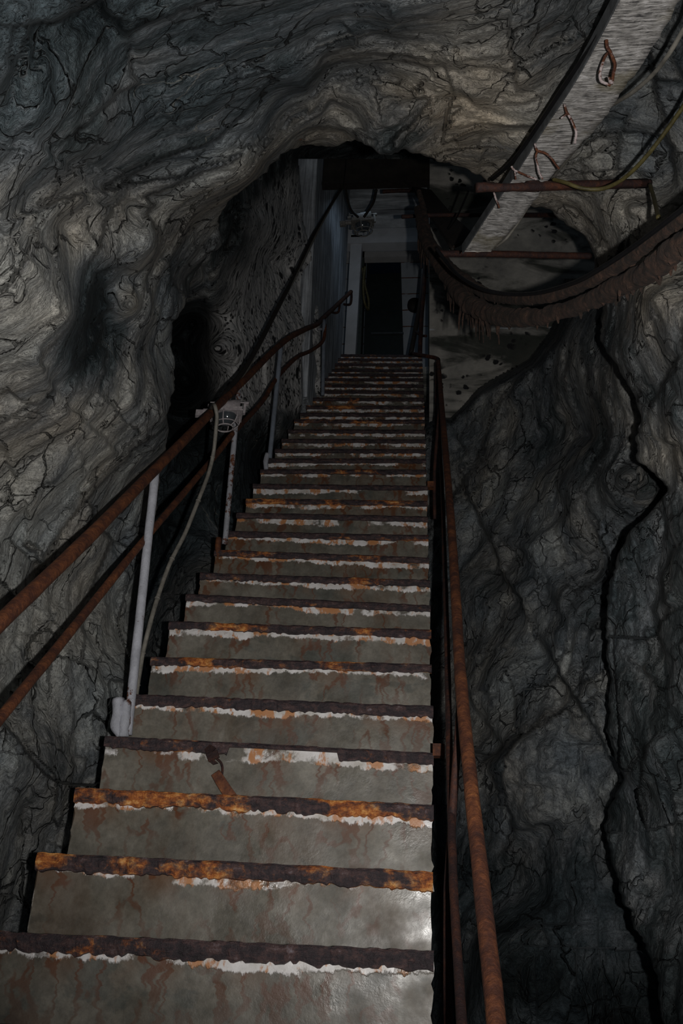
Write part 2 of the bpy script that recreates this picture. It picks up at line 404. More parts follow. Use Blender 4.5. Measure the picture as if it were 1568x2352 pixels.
def rock_disp(P, rough=1.0):
    Q = warp(P, 1.1, .18)
    d = .14*fbm(Q, 1.3, 3, 1)+.26*facet(Q, 1.9, 20)+.19*facet(warp(P, 3, .05, 70)*np.array([1, 1.4, .8]), 4.4, 40)
    d = d+.050*facet(warp(P, 6, .025, 90), 10, 60)+.009*ridged(Q*np.array([1, 2.4, .9]), 6.5, 3, 80)+.014*facet(P, 27, 65)+.006*fbm(P, 32, 3, 90)
    return d*rough
def crack(q, d, poly, delta, L=90, side=1, w=2.5):
    z_ = q[:, 0]*0; qn = q+np.stack([7*vnoise(np.stack([q[:, 0]/26, q[:, 1]/26, z_], 1), 31)+3*vnoise(np.stack([q[:, 0]/9, q[:, 1]/9, z_], 1), 33), 7*vnoise(np.stack([q[:, 0]/26, q[:, 1]/26, z_+9], 1), 32)+3*vnoise(np.stack([q[:, 0]/9, q[:, 1]/9, z_+5], 1), 34)], 1)
    bd, sd, par = polydist(qn, poly); sgn = sd*side
    fall = np.exp(-bd/L)*np.clip(np.minimum(par, 1-par)*9, 0, 1)
    near = (1/(1+np.exp(-np.clip(bd*sgn/w, -30, 30))))
    # the side with sgn>0 stands proud of the other
    return d-delta*(near-.5)*fall

# --- near rock mass: left wall, arch and upper right wall, opening edge first
PAIRS = [((150, 2900), (-950, 3000)), ((200, 2300), (-950, 2300)), ((250, 1900), (-950, 1900)), ((290, 1700), (-950, 1700)),
 ((315, 1500), (-950, 1480)), ((332, 1300), (-950, 1250)), ((352, 1180), (-950, 1080)), ((384, 1040), (-950, 930)), ((384, 965), (-950, 840)),
 ((403, 870), (-950, 740)), ((394, 800), (-950, 650)), ((402, 745), (-950, 560)), ((424, 700), (-950, 480)), ((446, 640), (-950, 380)),
 ((470, 600), (-950, 280)), ((508, 560), (-950, 160)), ((500, 512), (-950, 20)), ((524, 462), (-950, -140)), ((572, 430), (-600, -350)),
 ((618, 392), (-300, -550)), ((645, 355), (0, -620)), ((690, 330), (200, -640)), ((738, 330), (380, -640)), ((762, 336), (480, -640)), ((790, 326), (580, -640)), ((815, 320), (680, -640)),
 ((850, 336), (780, -640)), ((888, 359), (860, -640)), ((925, 346), (950, -640)), ((980, 362), (1060, -640)), ((1035, 372), (1180, -640)),
 ((1072, 392), (1300, -640)), ((1120, 420), (1450, -640)), ((1180, 462), (1750, -500)), ((1225, 474), (2250, -350)), ((1262, 482), (2500, -150)),
 ((1292, 520), (2700, 50)), ((1336, 545), (2700, 200)), ((1356, 580), (2700, 330)), ((1362, 640), (2700, 480)), ((1388, 705), (2700, 620)),
 ((1374, 765), (2700, 760)), ((1384, 806), (2700, 860)), ((1420, 852), (2700, 950)), ((1460, 920), (2700, 1030)), ((1472, 952), (2700, 1080)),
 ((1460, 990), (2700, 1120)), ((1464, 1056), (2700, 1180)), ((1500, 1084), (2700, 1220)), ((1530, 1124), (2700, 1270)), ((1462, 1204), (2700, 1330)), ((1414, 1280), (2700, 1390)),
 ((1396, 1340), (2700, 1440)), ((1390, 1469), (2700, 1550)), ((1396, 1540), (2700, 1620)), ((1394, 1680), (2700, 1740)), ((1428, 1790), (2700, 1840)),
 ((1386, 1892), (2700, 1930)), ((1402, 1960), (2700, 2000)), ((1420, 2060), (2700, 2100)), ((1472, 2150), (2700, 2200)), ((1510, 2260), (2700, 2320)), ((1524, 2352), (2700, 2420)), ((1560, 2700), (2700, 2800))]
def dX(px, py, X): return X/ray(px, py)[0]
CT = []  # px, py, depth, tone, warm
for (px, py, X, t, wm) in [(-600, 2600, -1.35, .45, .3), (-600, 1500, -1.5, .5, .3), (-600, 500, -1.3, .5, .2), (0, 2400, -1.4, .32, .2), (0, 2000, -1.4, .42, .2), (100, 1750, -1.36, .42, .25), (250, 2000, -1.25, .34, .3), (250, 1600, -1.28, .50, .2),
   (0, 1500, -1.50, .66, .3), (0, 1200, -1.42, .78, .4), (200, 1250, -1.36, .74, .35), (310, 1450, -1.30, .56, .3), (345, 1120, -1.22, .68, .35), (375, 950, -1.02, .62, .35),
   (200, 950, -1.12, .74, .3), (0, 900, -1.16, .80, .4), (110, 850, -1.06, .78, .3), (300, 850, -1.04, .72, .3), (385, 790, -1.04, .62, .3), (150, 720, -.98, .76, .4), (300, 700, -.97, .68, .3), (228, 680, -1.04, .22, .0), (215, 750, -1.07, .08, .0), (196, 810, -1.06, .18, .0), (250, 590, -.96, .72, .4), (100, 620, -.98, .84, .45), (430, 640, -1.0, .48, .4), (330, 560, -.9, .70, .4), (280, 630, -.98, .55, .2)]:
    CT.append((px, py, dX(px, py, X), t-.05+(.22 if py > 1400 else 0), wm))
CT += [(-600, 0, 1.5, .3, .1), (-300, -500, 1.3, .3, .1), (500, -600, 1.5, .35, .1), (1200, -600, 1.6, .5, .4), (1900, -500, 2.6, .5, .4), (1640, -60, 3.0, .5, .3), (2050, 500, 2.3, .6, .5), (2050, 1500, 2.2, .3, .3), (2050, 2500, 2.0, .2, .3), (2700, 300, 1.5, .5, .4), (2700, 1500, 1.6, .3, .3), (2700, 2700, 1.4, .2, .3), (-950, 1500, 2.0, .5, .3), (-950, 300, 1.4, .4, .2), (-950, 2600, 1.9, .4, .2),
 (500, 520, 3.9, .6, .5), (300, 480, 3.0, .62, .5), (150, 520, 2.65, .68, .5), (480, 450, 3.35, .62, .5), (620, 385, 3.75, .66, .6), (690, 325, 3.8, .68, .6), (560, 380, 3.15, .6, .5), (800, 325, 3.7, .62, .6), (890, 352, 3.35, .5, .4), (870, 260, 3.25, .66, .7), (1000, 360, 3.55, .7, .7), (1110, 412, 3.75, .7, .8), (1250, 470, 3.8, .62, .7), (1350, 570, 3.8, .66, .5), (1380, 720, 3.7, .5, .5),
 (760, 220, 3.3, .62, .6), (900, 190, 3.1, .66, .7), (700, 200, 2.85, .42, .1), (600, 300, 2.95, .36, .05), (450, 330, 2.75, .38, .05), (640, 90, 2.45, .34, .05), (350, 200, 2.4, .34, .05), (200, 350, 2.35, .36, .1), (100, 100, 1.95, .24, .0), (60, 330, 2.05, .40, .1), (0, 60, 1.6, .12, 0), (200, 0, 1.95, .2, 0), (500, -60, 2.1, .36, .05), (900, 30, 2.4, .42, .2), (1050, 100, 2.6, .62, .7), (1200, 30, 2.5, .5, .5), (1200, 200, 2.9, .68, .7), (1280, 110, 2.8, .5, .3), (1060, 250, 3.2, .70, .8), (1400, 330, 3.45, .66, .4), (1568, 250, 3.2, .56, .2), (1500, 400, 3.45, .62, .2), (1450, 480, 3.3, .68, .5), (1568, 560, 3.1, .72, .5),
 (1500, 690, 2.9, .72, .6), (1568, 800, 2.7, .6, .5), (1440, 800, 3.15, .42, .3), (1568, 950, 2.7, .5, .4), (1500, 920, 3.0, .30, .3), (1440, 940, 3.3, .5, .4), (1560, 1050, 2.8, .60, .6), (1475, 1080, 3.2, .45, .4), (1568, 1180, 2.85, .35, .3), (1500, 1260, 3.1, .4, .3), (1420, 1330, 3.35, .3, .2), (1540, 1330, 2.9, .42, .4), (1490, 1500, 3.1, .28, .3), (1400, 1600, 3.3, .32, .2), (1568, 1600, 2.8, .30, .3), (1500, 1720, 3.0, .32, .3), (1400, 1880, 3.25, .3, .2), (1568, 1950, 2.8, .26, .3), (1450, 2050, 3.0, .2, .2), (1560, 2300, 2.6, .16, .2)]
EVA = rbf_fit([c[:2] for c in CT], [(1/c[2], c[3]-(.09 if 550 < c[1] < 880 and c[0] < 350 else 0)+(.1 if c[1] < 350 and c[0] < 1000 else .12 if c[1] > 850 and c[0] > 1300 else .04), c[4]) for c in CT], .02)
CRA = [([(742, 212), (790, 195), (850, 184), (930, 192), (985, 222)], .22, 70, 1), ([(985, 225), (965, 262), (935, 290), (905, 320), (888, 352)], -.26, 60, 1),
 ([(700, 300), (750, 285), (800, 300), (850, 312), (885, 318)], -.12, 50, 1), ([(0, 520), (150, 452), (320, 420), (470, 385), (600, 330), (700, 255), (745, 214)], .22, 110, 1),
 ([(230, 620), (250, 700), (225, 780), (180, 830), (160, 900)], .12, 70, 1), ([(80, 780), (120, 880), (190, 960), (260, 1020), (330, 1060)], .08, 60, 1),
 ([(0, 1010), (60, 1160), (50, 1240), (120, 1330)], .08, 60, -1), ([(190, 1440), (250, 1560), (230, 1640)], .06, 50, 1), ([(60, 300), (200, 420), (380, 470)], .08, 80, 1),
 ([(840, 60), (1000, 130), (1080, 230), (1000, 330)], .08, 80, -1), ([(1290, 470), (1340, 540), (1420, 600)], .10, 50, 1), ([(1470, 20), (1520, 260), (1568, 450)], .10, 80, -1),
 ([(1568, 812), (1520, 880), (1480, 950)], .16, 60, -1), ([(1390, 880), (1430, 960), (1500, 1010), (1568, 1010)], .10, 60, -1), ([(1540, 1180), (1500, 1300), (1520, 1400)], .08, 60, -1), ([(1570, 1240), (1530, 1300), (1500, 1400), (1530, 1520)], .10, 60, -1),
 ([(1428, 1790), (1500, 1700), (1568, 1660)], .12, 80, 1), ([(1420, 1500), (1500, 1560), (1540, 1680)], .08, 60, -1), ([(0, 60), (120, 50), (240, -20)], .35, 120, -1)]

def arc(P):
    d = np.r_[0, np.cumsum(np.linalg.norm(np.diff(P, axis=0), axis=1))]; return d
def near_rock():
    Lp = np.array([p[0] for p in PAIRS], float); Op = np.array([p[1] for p in PAIRS], float)
    s = arc(Lp); NU = 1150
    # denser where the opening edge is long in the frame
    t = np.interp(np.linspace(0, 1, NU), [0, .06, .94, 1], [0, 600, s[-1]-350, s[-1]])
    lip = np.stack([np.interp(t, s, Lp[:, i]) for i in (0, 1)], 1); out = np.stack([np.interp(t, s, Op[:, i]) for i in (0, 1)], 1)
    for _ in range(3):
        out[1:-1] = (out[:-2]+out[1:-1]*2+out[2:])/4; lip[1:-1] = lip[1:-1]*.8+.1*(lip[:-2]+lip[2:])
    k = np.ones(61)/61; pad = np.pad(out, ((30, 30), (0, 0)), 'edge'); out = np.stack([np.convolve(pad[:, i], k, 'valid') for i in (0, 1)], 1)
    T = np.gradient(lip, axis=0); T /= np.linalg.norm(T, axis=1)[:, None]
    j3 = np.stack([t/60, t*0, t*0], 1); jag = 4.5*vnoise(j3*1.0, 2)+3.2*vnoise(j3*2.9, 4)+2.4*vnoise(j3*7, 6)
    N_ = np.stack([T[:, 1], -T[:, 0]], 1); lip = lip+N_*jag[:, None]
    NV = 172; NB = 22
    vv = (np.linspace(0, 1, NV))**1.45
    q = lip[:, None]*(1-vv[None, :, None])+out[:, None]*vv[None, :, None]
    q = q.reshape(-1, 2); ev = EVA(q); d = 1/np.clip(ev[:, 0], .2, 1.5)
    for poly, dl, L, sd in CRA: d = crack(q, d, poly, dl, L, sd)
    R0 = rays(q[:, 0], q[:, 1]); P0 = EYE+R0*d[:, None]
    dsp = rock_disp(P0); dsp -= .06
    # keep the opening edge near its place
    d = d-dsp
    # the lip rolls away from the viewer at the opening
    fold = np.tile(np.exp(-np.arange(NV)/3.0), NU)*.10; d = d+fold
    P = (EYE+R0*d[:, None]).reshape(NU, NV, 3)
    # return of the lip: goes back into the rock
    Lq = lip; e0 = P[:, 0]; dirv = rays(Lq[:, 0], Lq[:, 1]); dirv /= np.linalg.norm(dirv, axis=1)[:, None]
    outw = (out-lip); outw /= np.linalg.norm(outw, axis=1)[:, None]; ow = outw[:, :1]*RT[None]-outw[:, 1:]*UP[None]
    back = []
    for i in range(NB, 0, -1):
        g = (i/NB); b = e0+dirv*(g*1.0)+ow*(g**1.3*.55); n = .10*facet(b, 4.6, 40)+.05*fbm(b, 3, 3, 8)
        back.append(b+ow*(n*min(1, g*4))[:, None])
    P = np.concatenate([np.stack(back, 1), P], 1); NVt = NV+NB
    at_ = np.concatenate([np.repeat(ev.reshape(NU, NV, 3)[:, :1], NB, 1), ev.reshape(NU, NV, 3)], 1)
    # vertex normals over the whole shell, so that the three structure objects meet without a seam
    du = np.gradient(P, axis=0); dv = np.gradient(P, axis=1); Nn = np.cross(du, dv); Nn /= np.linalg.norm(Nn, axis=2)[:, :, None]+1e-12
    c_ = EYE-P; flip = np.sign((Nn[:, NB+5:]*c_[:, NB+5:]).sum()); Nn = Nn*flip
    i1 = int(np.argmin(((lip-np.array([500, 512]))**2).sum(1))); i2 = int(np.argmin(((lip-np.array([1225, 474]))**2).sum(1)))
    for nm, a, b in (('wall_left', 0, i1), ('ceiling', i1, i2), ('wall_right', i2, NU-1)):
        S = P[a:b+1].reshape(-1, 3); n = b-a+1
        I = (np.arange(n-1)[:, None]*NVt+np.arange(NVt-1)[None]).ravel()
        Fc = np.stack([I, I+1, I+1+NVt, I+NVt], 1)
        if flip > 0: Fc = Fc[:, ::-1]
        Fc = Fc[:, ::-1]
        A = at_[a:b+1].reshape(-1, 3)
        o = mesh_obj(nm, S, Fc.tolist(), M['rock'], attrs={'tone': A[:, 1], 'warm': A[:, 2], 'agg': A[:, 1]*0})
        me = o.data; vn = np.zeros(len(S)*3); me.vertex_normals.foreach_get('vector', vn)
        nn = Nn[a:b+1].reshape(-1, 3)
        if (vn.reshape(-1, 3)*nn).sum() < 0: nn = -nn
        me.normals_split_custom_set_from_vertices([tuple(v) for v in nn])
        o['kind'] = 'structure'
near_rock()

def patch(name, x0, x1, y0, y1, st, ctrl, cracks, agg=None, rough=1.0, trim=None):
    xs = np.arange(x0, x1+1, st); ys = np.arange(y0, y1+1, st); X, Y = np.meshgrid(xs, ys, indexing='ij')
    q = np.stack([X.ravel(), Y.ravel()], 1).astype(float)
    # wander the sampling a little so that no row is ruler-straight
    ev_ = rbf_fit([c[:2] for c in ctrl], [(1/c[2], c[3], c[4]) for c in ctrl], .02)
    ev = ev_(q); d = 1/np.clip(ev[:, 0], .085, 1.5)
    for c in cracks: d = crack(q, d, *c)
    if trim is not None:
        bd, sd, par = polydist(q, trim[0]); s = bd*sd*trim[1]
        d = d+trim[2]*np.clip(s/trim[3], 0, 1)
    P0 = EYE+rays(q[:, 0], q[:, 1])*d[:, None]
    ag = np.zeros(len(q)) if agg is None else agg(q)
    d = d-rock_disp(P0, rough)*(1-.7*ag)+.05
    P = EYE+rays(q[:, 0], q[:, 1])*d[:, None]
    ny = len(ys); I = (np.arange(len(xs)-1)[:, None]*ny+np.arange(ny-1)[None]).ravel()
    Fc = np.stack([I, I+1, I+1+ny, I+ny], 1)
    if trim is not None: Fc = Fc[(s[Fc] < trim[3]).all(1)]
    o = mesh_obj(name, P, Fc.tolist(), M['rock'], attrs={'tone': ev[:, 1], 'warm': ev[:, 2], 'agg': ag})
    o['kind'] = 'structure'; return o

# --- recess behind the left railing, shotcrete face and the dark roof over the doorway beam
AGP = [(478, 1010), (476, 900), (470, 800), (482, 735), (530, 640), (575, 560), (590, 480), (625, 430), (690, 375), (720, 200)]
def aggf(q):
    bd, sd, par = polydist(q, AGP); j = 14*vnoise(np.stack([q[:, 0]/40, q[:, 1]/40, q[:, 0]*0], 1), 3)
    a = 1/(1+np.exp(-np.clip((bd*sd+j)/6, -30, 30)))
    a2 = 1/(1+np.exp(-np.clip((960+.25*(q[:, 0]-480)*0-(480-q[:, 0])*-.0-q[:, 1]+j*2)/10, -30, 30)))
    a3 = 1/(1+np.exp(-np.clip((q[:, 1]-(384-(q[:, 0]-690)*.1)+j*.5)/5, -30, 30)))
    return a*a2*a3
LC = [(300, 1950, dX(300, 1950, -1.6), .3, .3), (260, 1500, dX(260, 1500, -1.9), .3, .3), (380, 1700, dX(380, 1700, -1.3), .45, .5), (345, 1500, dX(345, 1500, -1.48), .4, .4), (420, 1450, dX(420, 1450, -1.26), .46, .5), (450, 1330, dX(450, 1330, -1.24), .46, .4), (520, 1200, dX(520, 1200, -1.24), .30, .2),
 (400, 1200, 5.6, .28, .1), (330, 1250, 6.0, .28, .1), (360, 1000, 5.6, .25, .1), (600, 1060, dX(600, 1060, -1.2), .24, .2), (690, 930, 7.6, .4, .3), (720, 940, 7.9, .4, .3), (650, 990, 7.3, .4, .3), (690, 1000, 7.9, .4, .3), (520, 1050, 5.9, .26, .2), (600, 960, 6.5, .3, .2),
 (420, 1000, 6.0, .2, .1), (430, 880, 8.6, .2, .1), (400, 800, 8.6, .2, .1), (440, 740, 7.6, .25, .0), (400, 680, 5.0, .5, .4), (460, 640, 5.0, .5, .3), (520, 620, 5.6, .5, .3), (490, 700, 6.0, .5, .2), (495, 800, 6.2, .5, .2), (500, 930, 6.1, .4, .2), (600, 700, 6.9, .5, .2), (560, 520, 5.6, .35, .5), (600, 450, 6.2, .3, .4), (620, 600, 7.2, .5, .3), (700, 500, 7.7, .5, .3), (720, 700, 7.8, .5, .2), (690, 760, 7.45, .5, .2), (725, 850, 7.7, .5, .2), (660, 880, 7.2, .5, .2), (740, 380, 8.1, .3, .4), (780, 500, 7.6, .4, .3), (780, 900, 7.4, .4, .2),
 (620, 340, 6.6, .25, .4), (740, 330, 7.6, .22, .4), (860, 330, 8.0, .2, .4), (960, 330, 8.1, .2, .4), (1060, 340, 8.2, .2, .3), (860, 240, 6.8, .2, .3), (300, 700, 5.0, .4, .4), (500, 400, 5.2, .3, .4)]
# the part right of the railing is cut by the stairs and walls, which stand in front of it
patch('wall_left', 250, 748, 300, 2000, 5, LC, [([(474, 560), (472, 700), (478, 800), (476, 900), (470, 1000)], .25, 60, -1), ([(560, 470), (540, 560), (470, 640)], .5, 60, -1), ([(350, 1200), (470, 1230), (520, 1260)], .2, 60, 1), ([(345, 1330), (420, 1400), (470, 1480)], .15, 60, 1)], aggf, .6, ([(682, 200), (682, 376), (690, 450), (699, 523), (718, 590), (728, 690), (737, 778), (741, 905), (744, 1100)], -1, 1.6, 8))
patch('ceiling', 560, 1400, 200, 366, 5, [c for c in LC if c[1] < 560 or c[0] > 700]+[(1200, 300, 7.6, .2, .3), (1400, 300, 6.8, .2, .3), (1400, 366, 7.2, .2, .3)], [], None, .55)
# --- deep right wall below the concrete
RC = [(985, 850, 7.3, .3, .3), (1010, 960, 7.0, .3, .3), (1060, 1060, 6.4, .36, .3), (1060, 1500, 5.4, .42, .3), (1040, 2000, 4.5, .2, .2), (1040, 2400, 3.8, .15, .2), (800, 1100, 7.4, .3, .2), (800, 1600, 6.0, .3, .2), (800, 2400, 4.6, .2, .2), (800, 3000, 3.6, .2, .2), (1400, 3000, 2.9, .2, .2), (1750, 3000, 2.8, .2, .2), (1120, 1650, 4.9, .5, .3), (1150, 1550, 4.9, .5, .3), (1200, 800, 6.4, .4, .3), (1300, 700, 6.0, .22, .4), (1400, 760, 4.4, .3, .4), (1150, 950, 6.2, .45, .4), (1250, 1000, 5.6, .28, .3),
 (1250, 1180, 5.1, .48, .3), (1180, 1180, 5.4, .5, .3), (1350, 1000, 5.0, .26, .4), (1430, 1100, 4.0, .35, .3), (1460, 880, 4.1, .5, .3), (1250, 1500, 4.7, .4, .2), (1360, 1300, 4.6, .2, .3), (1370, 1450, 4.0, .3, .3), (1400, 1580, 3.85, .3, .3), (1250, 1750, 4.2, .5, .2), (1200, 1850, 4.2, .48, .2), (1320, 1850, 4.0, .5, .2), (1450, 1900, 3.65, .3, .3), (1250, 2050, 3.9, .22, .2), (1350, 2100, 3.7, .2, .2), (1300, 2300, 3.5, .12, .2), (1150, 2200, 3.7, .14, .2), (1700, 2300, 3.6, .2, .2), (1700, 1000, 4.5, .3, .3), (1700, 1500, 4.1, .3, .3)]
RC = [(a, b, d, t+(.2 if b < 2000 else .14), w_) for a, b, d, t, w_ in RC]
RTOP = [(600, 1085), (800, 1050), (930, 1000), (1010, 968), (1036, 976), (1075, 940), (1110, 905), (1150, 884), (1230, 850), (1262, 815), (1290, 785), (1310, 740), (1330, 690), (1345, 600), (1345, 500)]
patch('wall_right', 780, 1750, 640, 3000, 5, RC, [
 ([(1036, 976), (1068, 1032), (1052, 1068), (1060, 1120), (1100, 1200), (1136, 1252), (1152, 1308), (1196, 1388), (1244, 1472), (1280, 1541), (1316, 1597), (1370, 1690), (1415, 1760), (1440, 1830)], .30, 110, -1, 2),
 ([(1200, 860), (1148, 920), (1120, 964), (1116, 1012), (1100, 1060), (1060, 1110)], .26, 70, -1, 2),
 ([(1100, 1760), (1180, 1700), (1260, 1640), (1320, 1610)], .22, 80, 1, 4), ([(1060, 1560), (1110, 1640), (1150, 1700), (1130, 1760), (1180, 1900), (1290, 1890)], .20, 70, -1, 4),
 ([(1340, 760), (1350, 900), (1400, 1000), (1360, 1130)], .18, 80, -1, 4), ([(1190, 1260), (1300, 1180), (1280, 1100)], .14, 60, 1, 4), ([(1120, 1250), (1200, 1260), (1280, 1380), (1300, 1450)], .14, 70, -1, 4), ([(1380, 1590), (1330, 1620), (1290, 1680)], .16, 60, 1, 4)],
 None, 1.0, (RTOP, -1, 2.6, 55))

# ground at the foot of the stairs and the lower walls around the standing place
fb = MB(); fb.box(-1.9, 2.4, -2.5, .52, -.15, 0); o = fb.build('floor', M['conc']); o['kind'] = 'structure'

# ------------------------------------------------------------------ doorway structure
def st_(mb, name, mat, smooth=False, parent=None):
    o = mb.build(name, mat, parent, smooth)
    if parent is None: o['kind'] = 'structure'
    return o
zt = 1.6
st_(MB().box(.032, 2.6, 6.3, 9.7, 4.4, 10.3), 'wall_right', M['conc'])
st_(MB().hexa([(-.93, 6.12, 5.42), (-.90, 6.12, 5.42), (-.85, 7.95, 5.6), (-1.3, 7.95, 5.6), (-1.16, 6.12, 8.25), (-.955, 6.12, 8.25), (-.84, 7.95, 9.3), (-1.3, 7.95, 9.3)]), 'wall_left', M['plank'])
# landing, far wall, jamb, lintels
M['landing'] = M['conc']
zl = at(783, 815, Y=7.9)[2]
st_(MB().box(-1.2, .05, 8.1, 9.7, zl-.3, zl-.02), 'floor', M['conc'])
m = NT('white_block_wall'); Zc = m.sep(m.co)[2]
fr = m.math('FRACT', m.math('MULTIPLY', Zc, 1/.245)); jn = m.step(m.math('ABSOLUTE', m.math('SUBTRACT', m.math('ADD', fr, m.math('MULTIPLY', m.noise(scale=14, detail=4), .06)), .53)), .045, .015)
bc = m.ramp(m.noise(scale=5, detail=6), [(.3, (.36, .40, .45)), (.7, (.46, .51, .56))]); jn = m.math('MULTIPLY', jn, m.step(m.noise(scale=6, detail=3), .38, .5))
M['block'] = m.fin(m.mix(jn, bc, (.13, .040, .012)), .7, m.bump(jn, -.5, .01))
st_(MB().box(-1.3, .05, 9.4, 9.55, zl-.3, 10.3), 'wall_back', M['block'])
M['wboard'] = concrete_mat('white_board_soffit', ((.32, .35, .38), (.48, .51, .54), (.60, .62, .66)), board=2, boardf=9.0)
# boarded face above the inner lintel
def zat(py, Y): return at(880, py, Y=Y)[2]
st_(MB().box(-.95, .05, 8.06, 8.2, zat(503, 8.06), zat(418, 8.06)), 'wall_back', M['wboard'])
st_(MB().box(-1.3, .05, 6.5, 8.2, zat(418, 8.06), zat(418, 8.06)+.1), 'ceiling', M['rock'])
za, zb, zc, zd, ze = zat(527, 8.0), zat(562, 8.0), zat(548, 8.0), zat(577, 8.6), zat(590, 8.6)
st_(MB().box(-.95, .05, 7.98, 8.1, zb, za).box(-.95, .05, 7.965, 7.98, zb, zc), 'trim_1', M['jamb'])
st_(MB().box(-.95, .05, 8.6, 8.7, ze, zd), 'trim_2', M['jamb'])
st_(MB().box(-1.3, .05, 8.2, 9.55, 10.2, 10.3), 'ceiling', M['rock'])
# pale concrete jamb
ja, jb, jc, jd = at(790, 815, Y=7.98), at(815, 815, Y=7.98), at(806, 540, Y=7.98), at(832, 540, Y=7.98)
j = MB(); j.hexa([(ja[0], 7.98, zl-.1), (jb[0], 7.98, zl-.1), (jb[0], 8.12, zl-.1), (ja[0], 8.12, zl-.1), (jc[0], 7.98, jc[2]), (jd[0], 7.98, jc[2]), (jd[0], 8.12, jc[2]), (jc[0], 8.12, jc[2])])
st_(j, 'trim_3', M['jamb'])
dk = plain('dark_green_paint', (.014, .020, .020), .5, .3, 12); bl = plain('dark_blue_panel', (.006, .014, .034), .4, .2, 10)
# inner door leaf, standing at the end of the landing
Yd = 8.9
d0, d1 = at(862, 815, Y=Yd), at(932, 815, Y=Yd); d2, d3 = at(843, 591, Y=Yd), at(920, 591, Y=Yd)
dr = MB().hexa([(d2[0], Yd, zl-.05), (d1[0], Yd, zl-.05), (d1[0], Yd+.05, zl-.05), (d2[0], Yd+.05, zl-.05), (d2[0], Yd, d2[2]), (d3[0], Yd, d2[2]), (d3[0], Yd+.05, d2[2]), (d2[0], Yd+.05, d2[2])])
door = st_(dr, 'door_1', dk)
bz0, bz1 = at(880, 628, Y=Yd)[2], at(880, 605, Y=Yd)[2]
st_(MB().box(d2[0]+.02, d3[0]-.005, Yd-.008, Yd, bz0, bz1), 'upper_panel', bl, parent=door)
hz = at(890, 768, Y=Yd)[2]
st_(MB().box(d2[0]+.08, d1[0]-.03, Yd-.03, Yd-.01, hz-.008, hz+.008).box(d2[0]+.08, d2[0]+.1, Yd-.02, Yd, hz-.006, hz+.006).box(d1[0]-.05, d1[0]-.03, Yd-.02, Yd, hz-.006, hz+.006), 'push_bar', plain('worn_steel_bar', (.06, .07, .08), .4), parent=door)
fr_ = MB().box(d2[0]-.05, d2[0]-.01, Yd-.3, Yd+.02, zl-.05, d2[2]+.04).box(d2[0]-.13, d2[0]-.09, Yd-.5, Yd-.46, zl-.05, d2[2]+.02)
st_(fr_, 'trim_4', plain('grey_green_frame', (.05, .06, .058), .6))

# ------------------------------------------------------------------ staircase
ZL = [-.002, .18, .365, .545, .721, .901, 1.095, 1.274, 1.44, 1.627, 1.804, 1.99, 2.162, 2.346, 2.536, 2.71, 2.881, 3.061, 3.243, 3.435, 3.603, 3.782, 3.97, 4.159, 4.339, 4.524, 4.698, 4.869, 5.059, 5.247, 5.422]
ZR = [-.002, .17, .35, .521, .702, .892, 1.076, 1.239, 1.417, 1.597, 1.788, 1.973, 2.15, 2.334, 2.533, 2.706, 2.876, 3.054, 3.236, 3.426, 3.593, 3.772, 3.959, 4.147, 4.327, 4.51, 4.684, 4.855, 5.044, 5.232, 5.407]
XL = [-.95, -.949, -.948, -.951, -.956, -.956, -.962, -.96, -.961, -.954, -.956, -.953, -.951, -.959, -.961, -.961, -.956, -.949, -.942, -.934, -.926, -.908, -.894, -.899, -.898, -.9, -.895, -.881, -.877, -.859, -.846]
XR = [.02, .02, .024, .026, .027, .023, .023, .022, .021, .018, .015, .013, .011, .014, .007, .005, .003, .001, 0, -.003, -.005, -.007, -.01, -.013, -.015, -.018, -.021, -.025, -.028, -.031, -.035]
stairs = empty('staircase', (-.46, .52, 0))
tag(stairs, 'steep concrete staircase with rust-stained risers and corroded steel step edges climbing to a dark doorway', 'stairs')
def step_geo(k):
    if k >= 0: zl_, zr_, xl, xr = ZL[k], ZR[k], XL[k], XR[k]
    else: zl_ = zr_ = .18*k; xl, xr = -.95, .02
    return zl_+1.6, zr_+1.6, xl, xr, 2.223+.1892*k
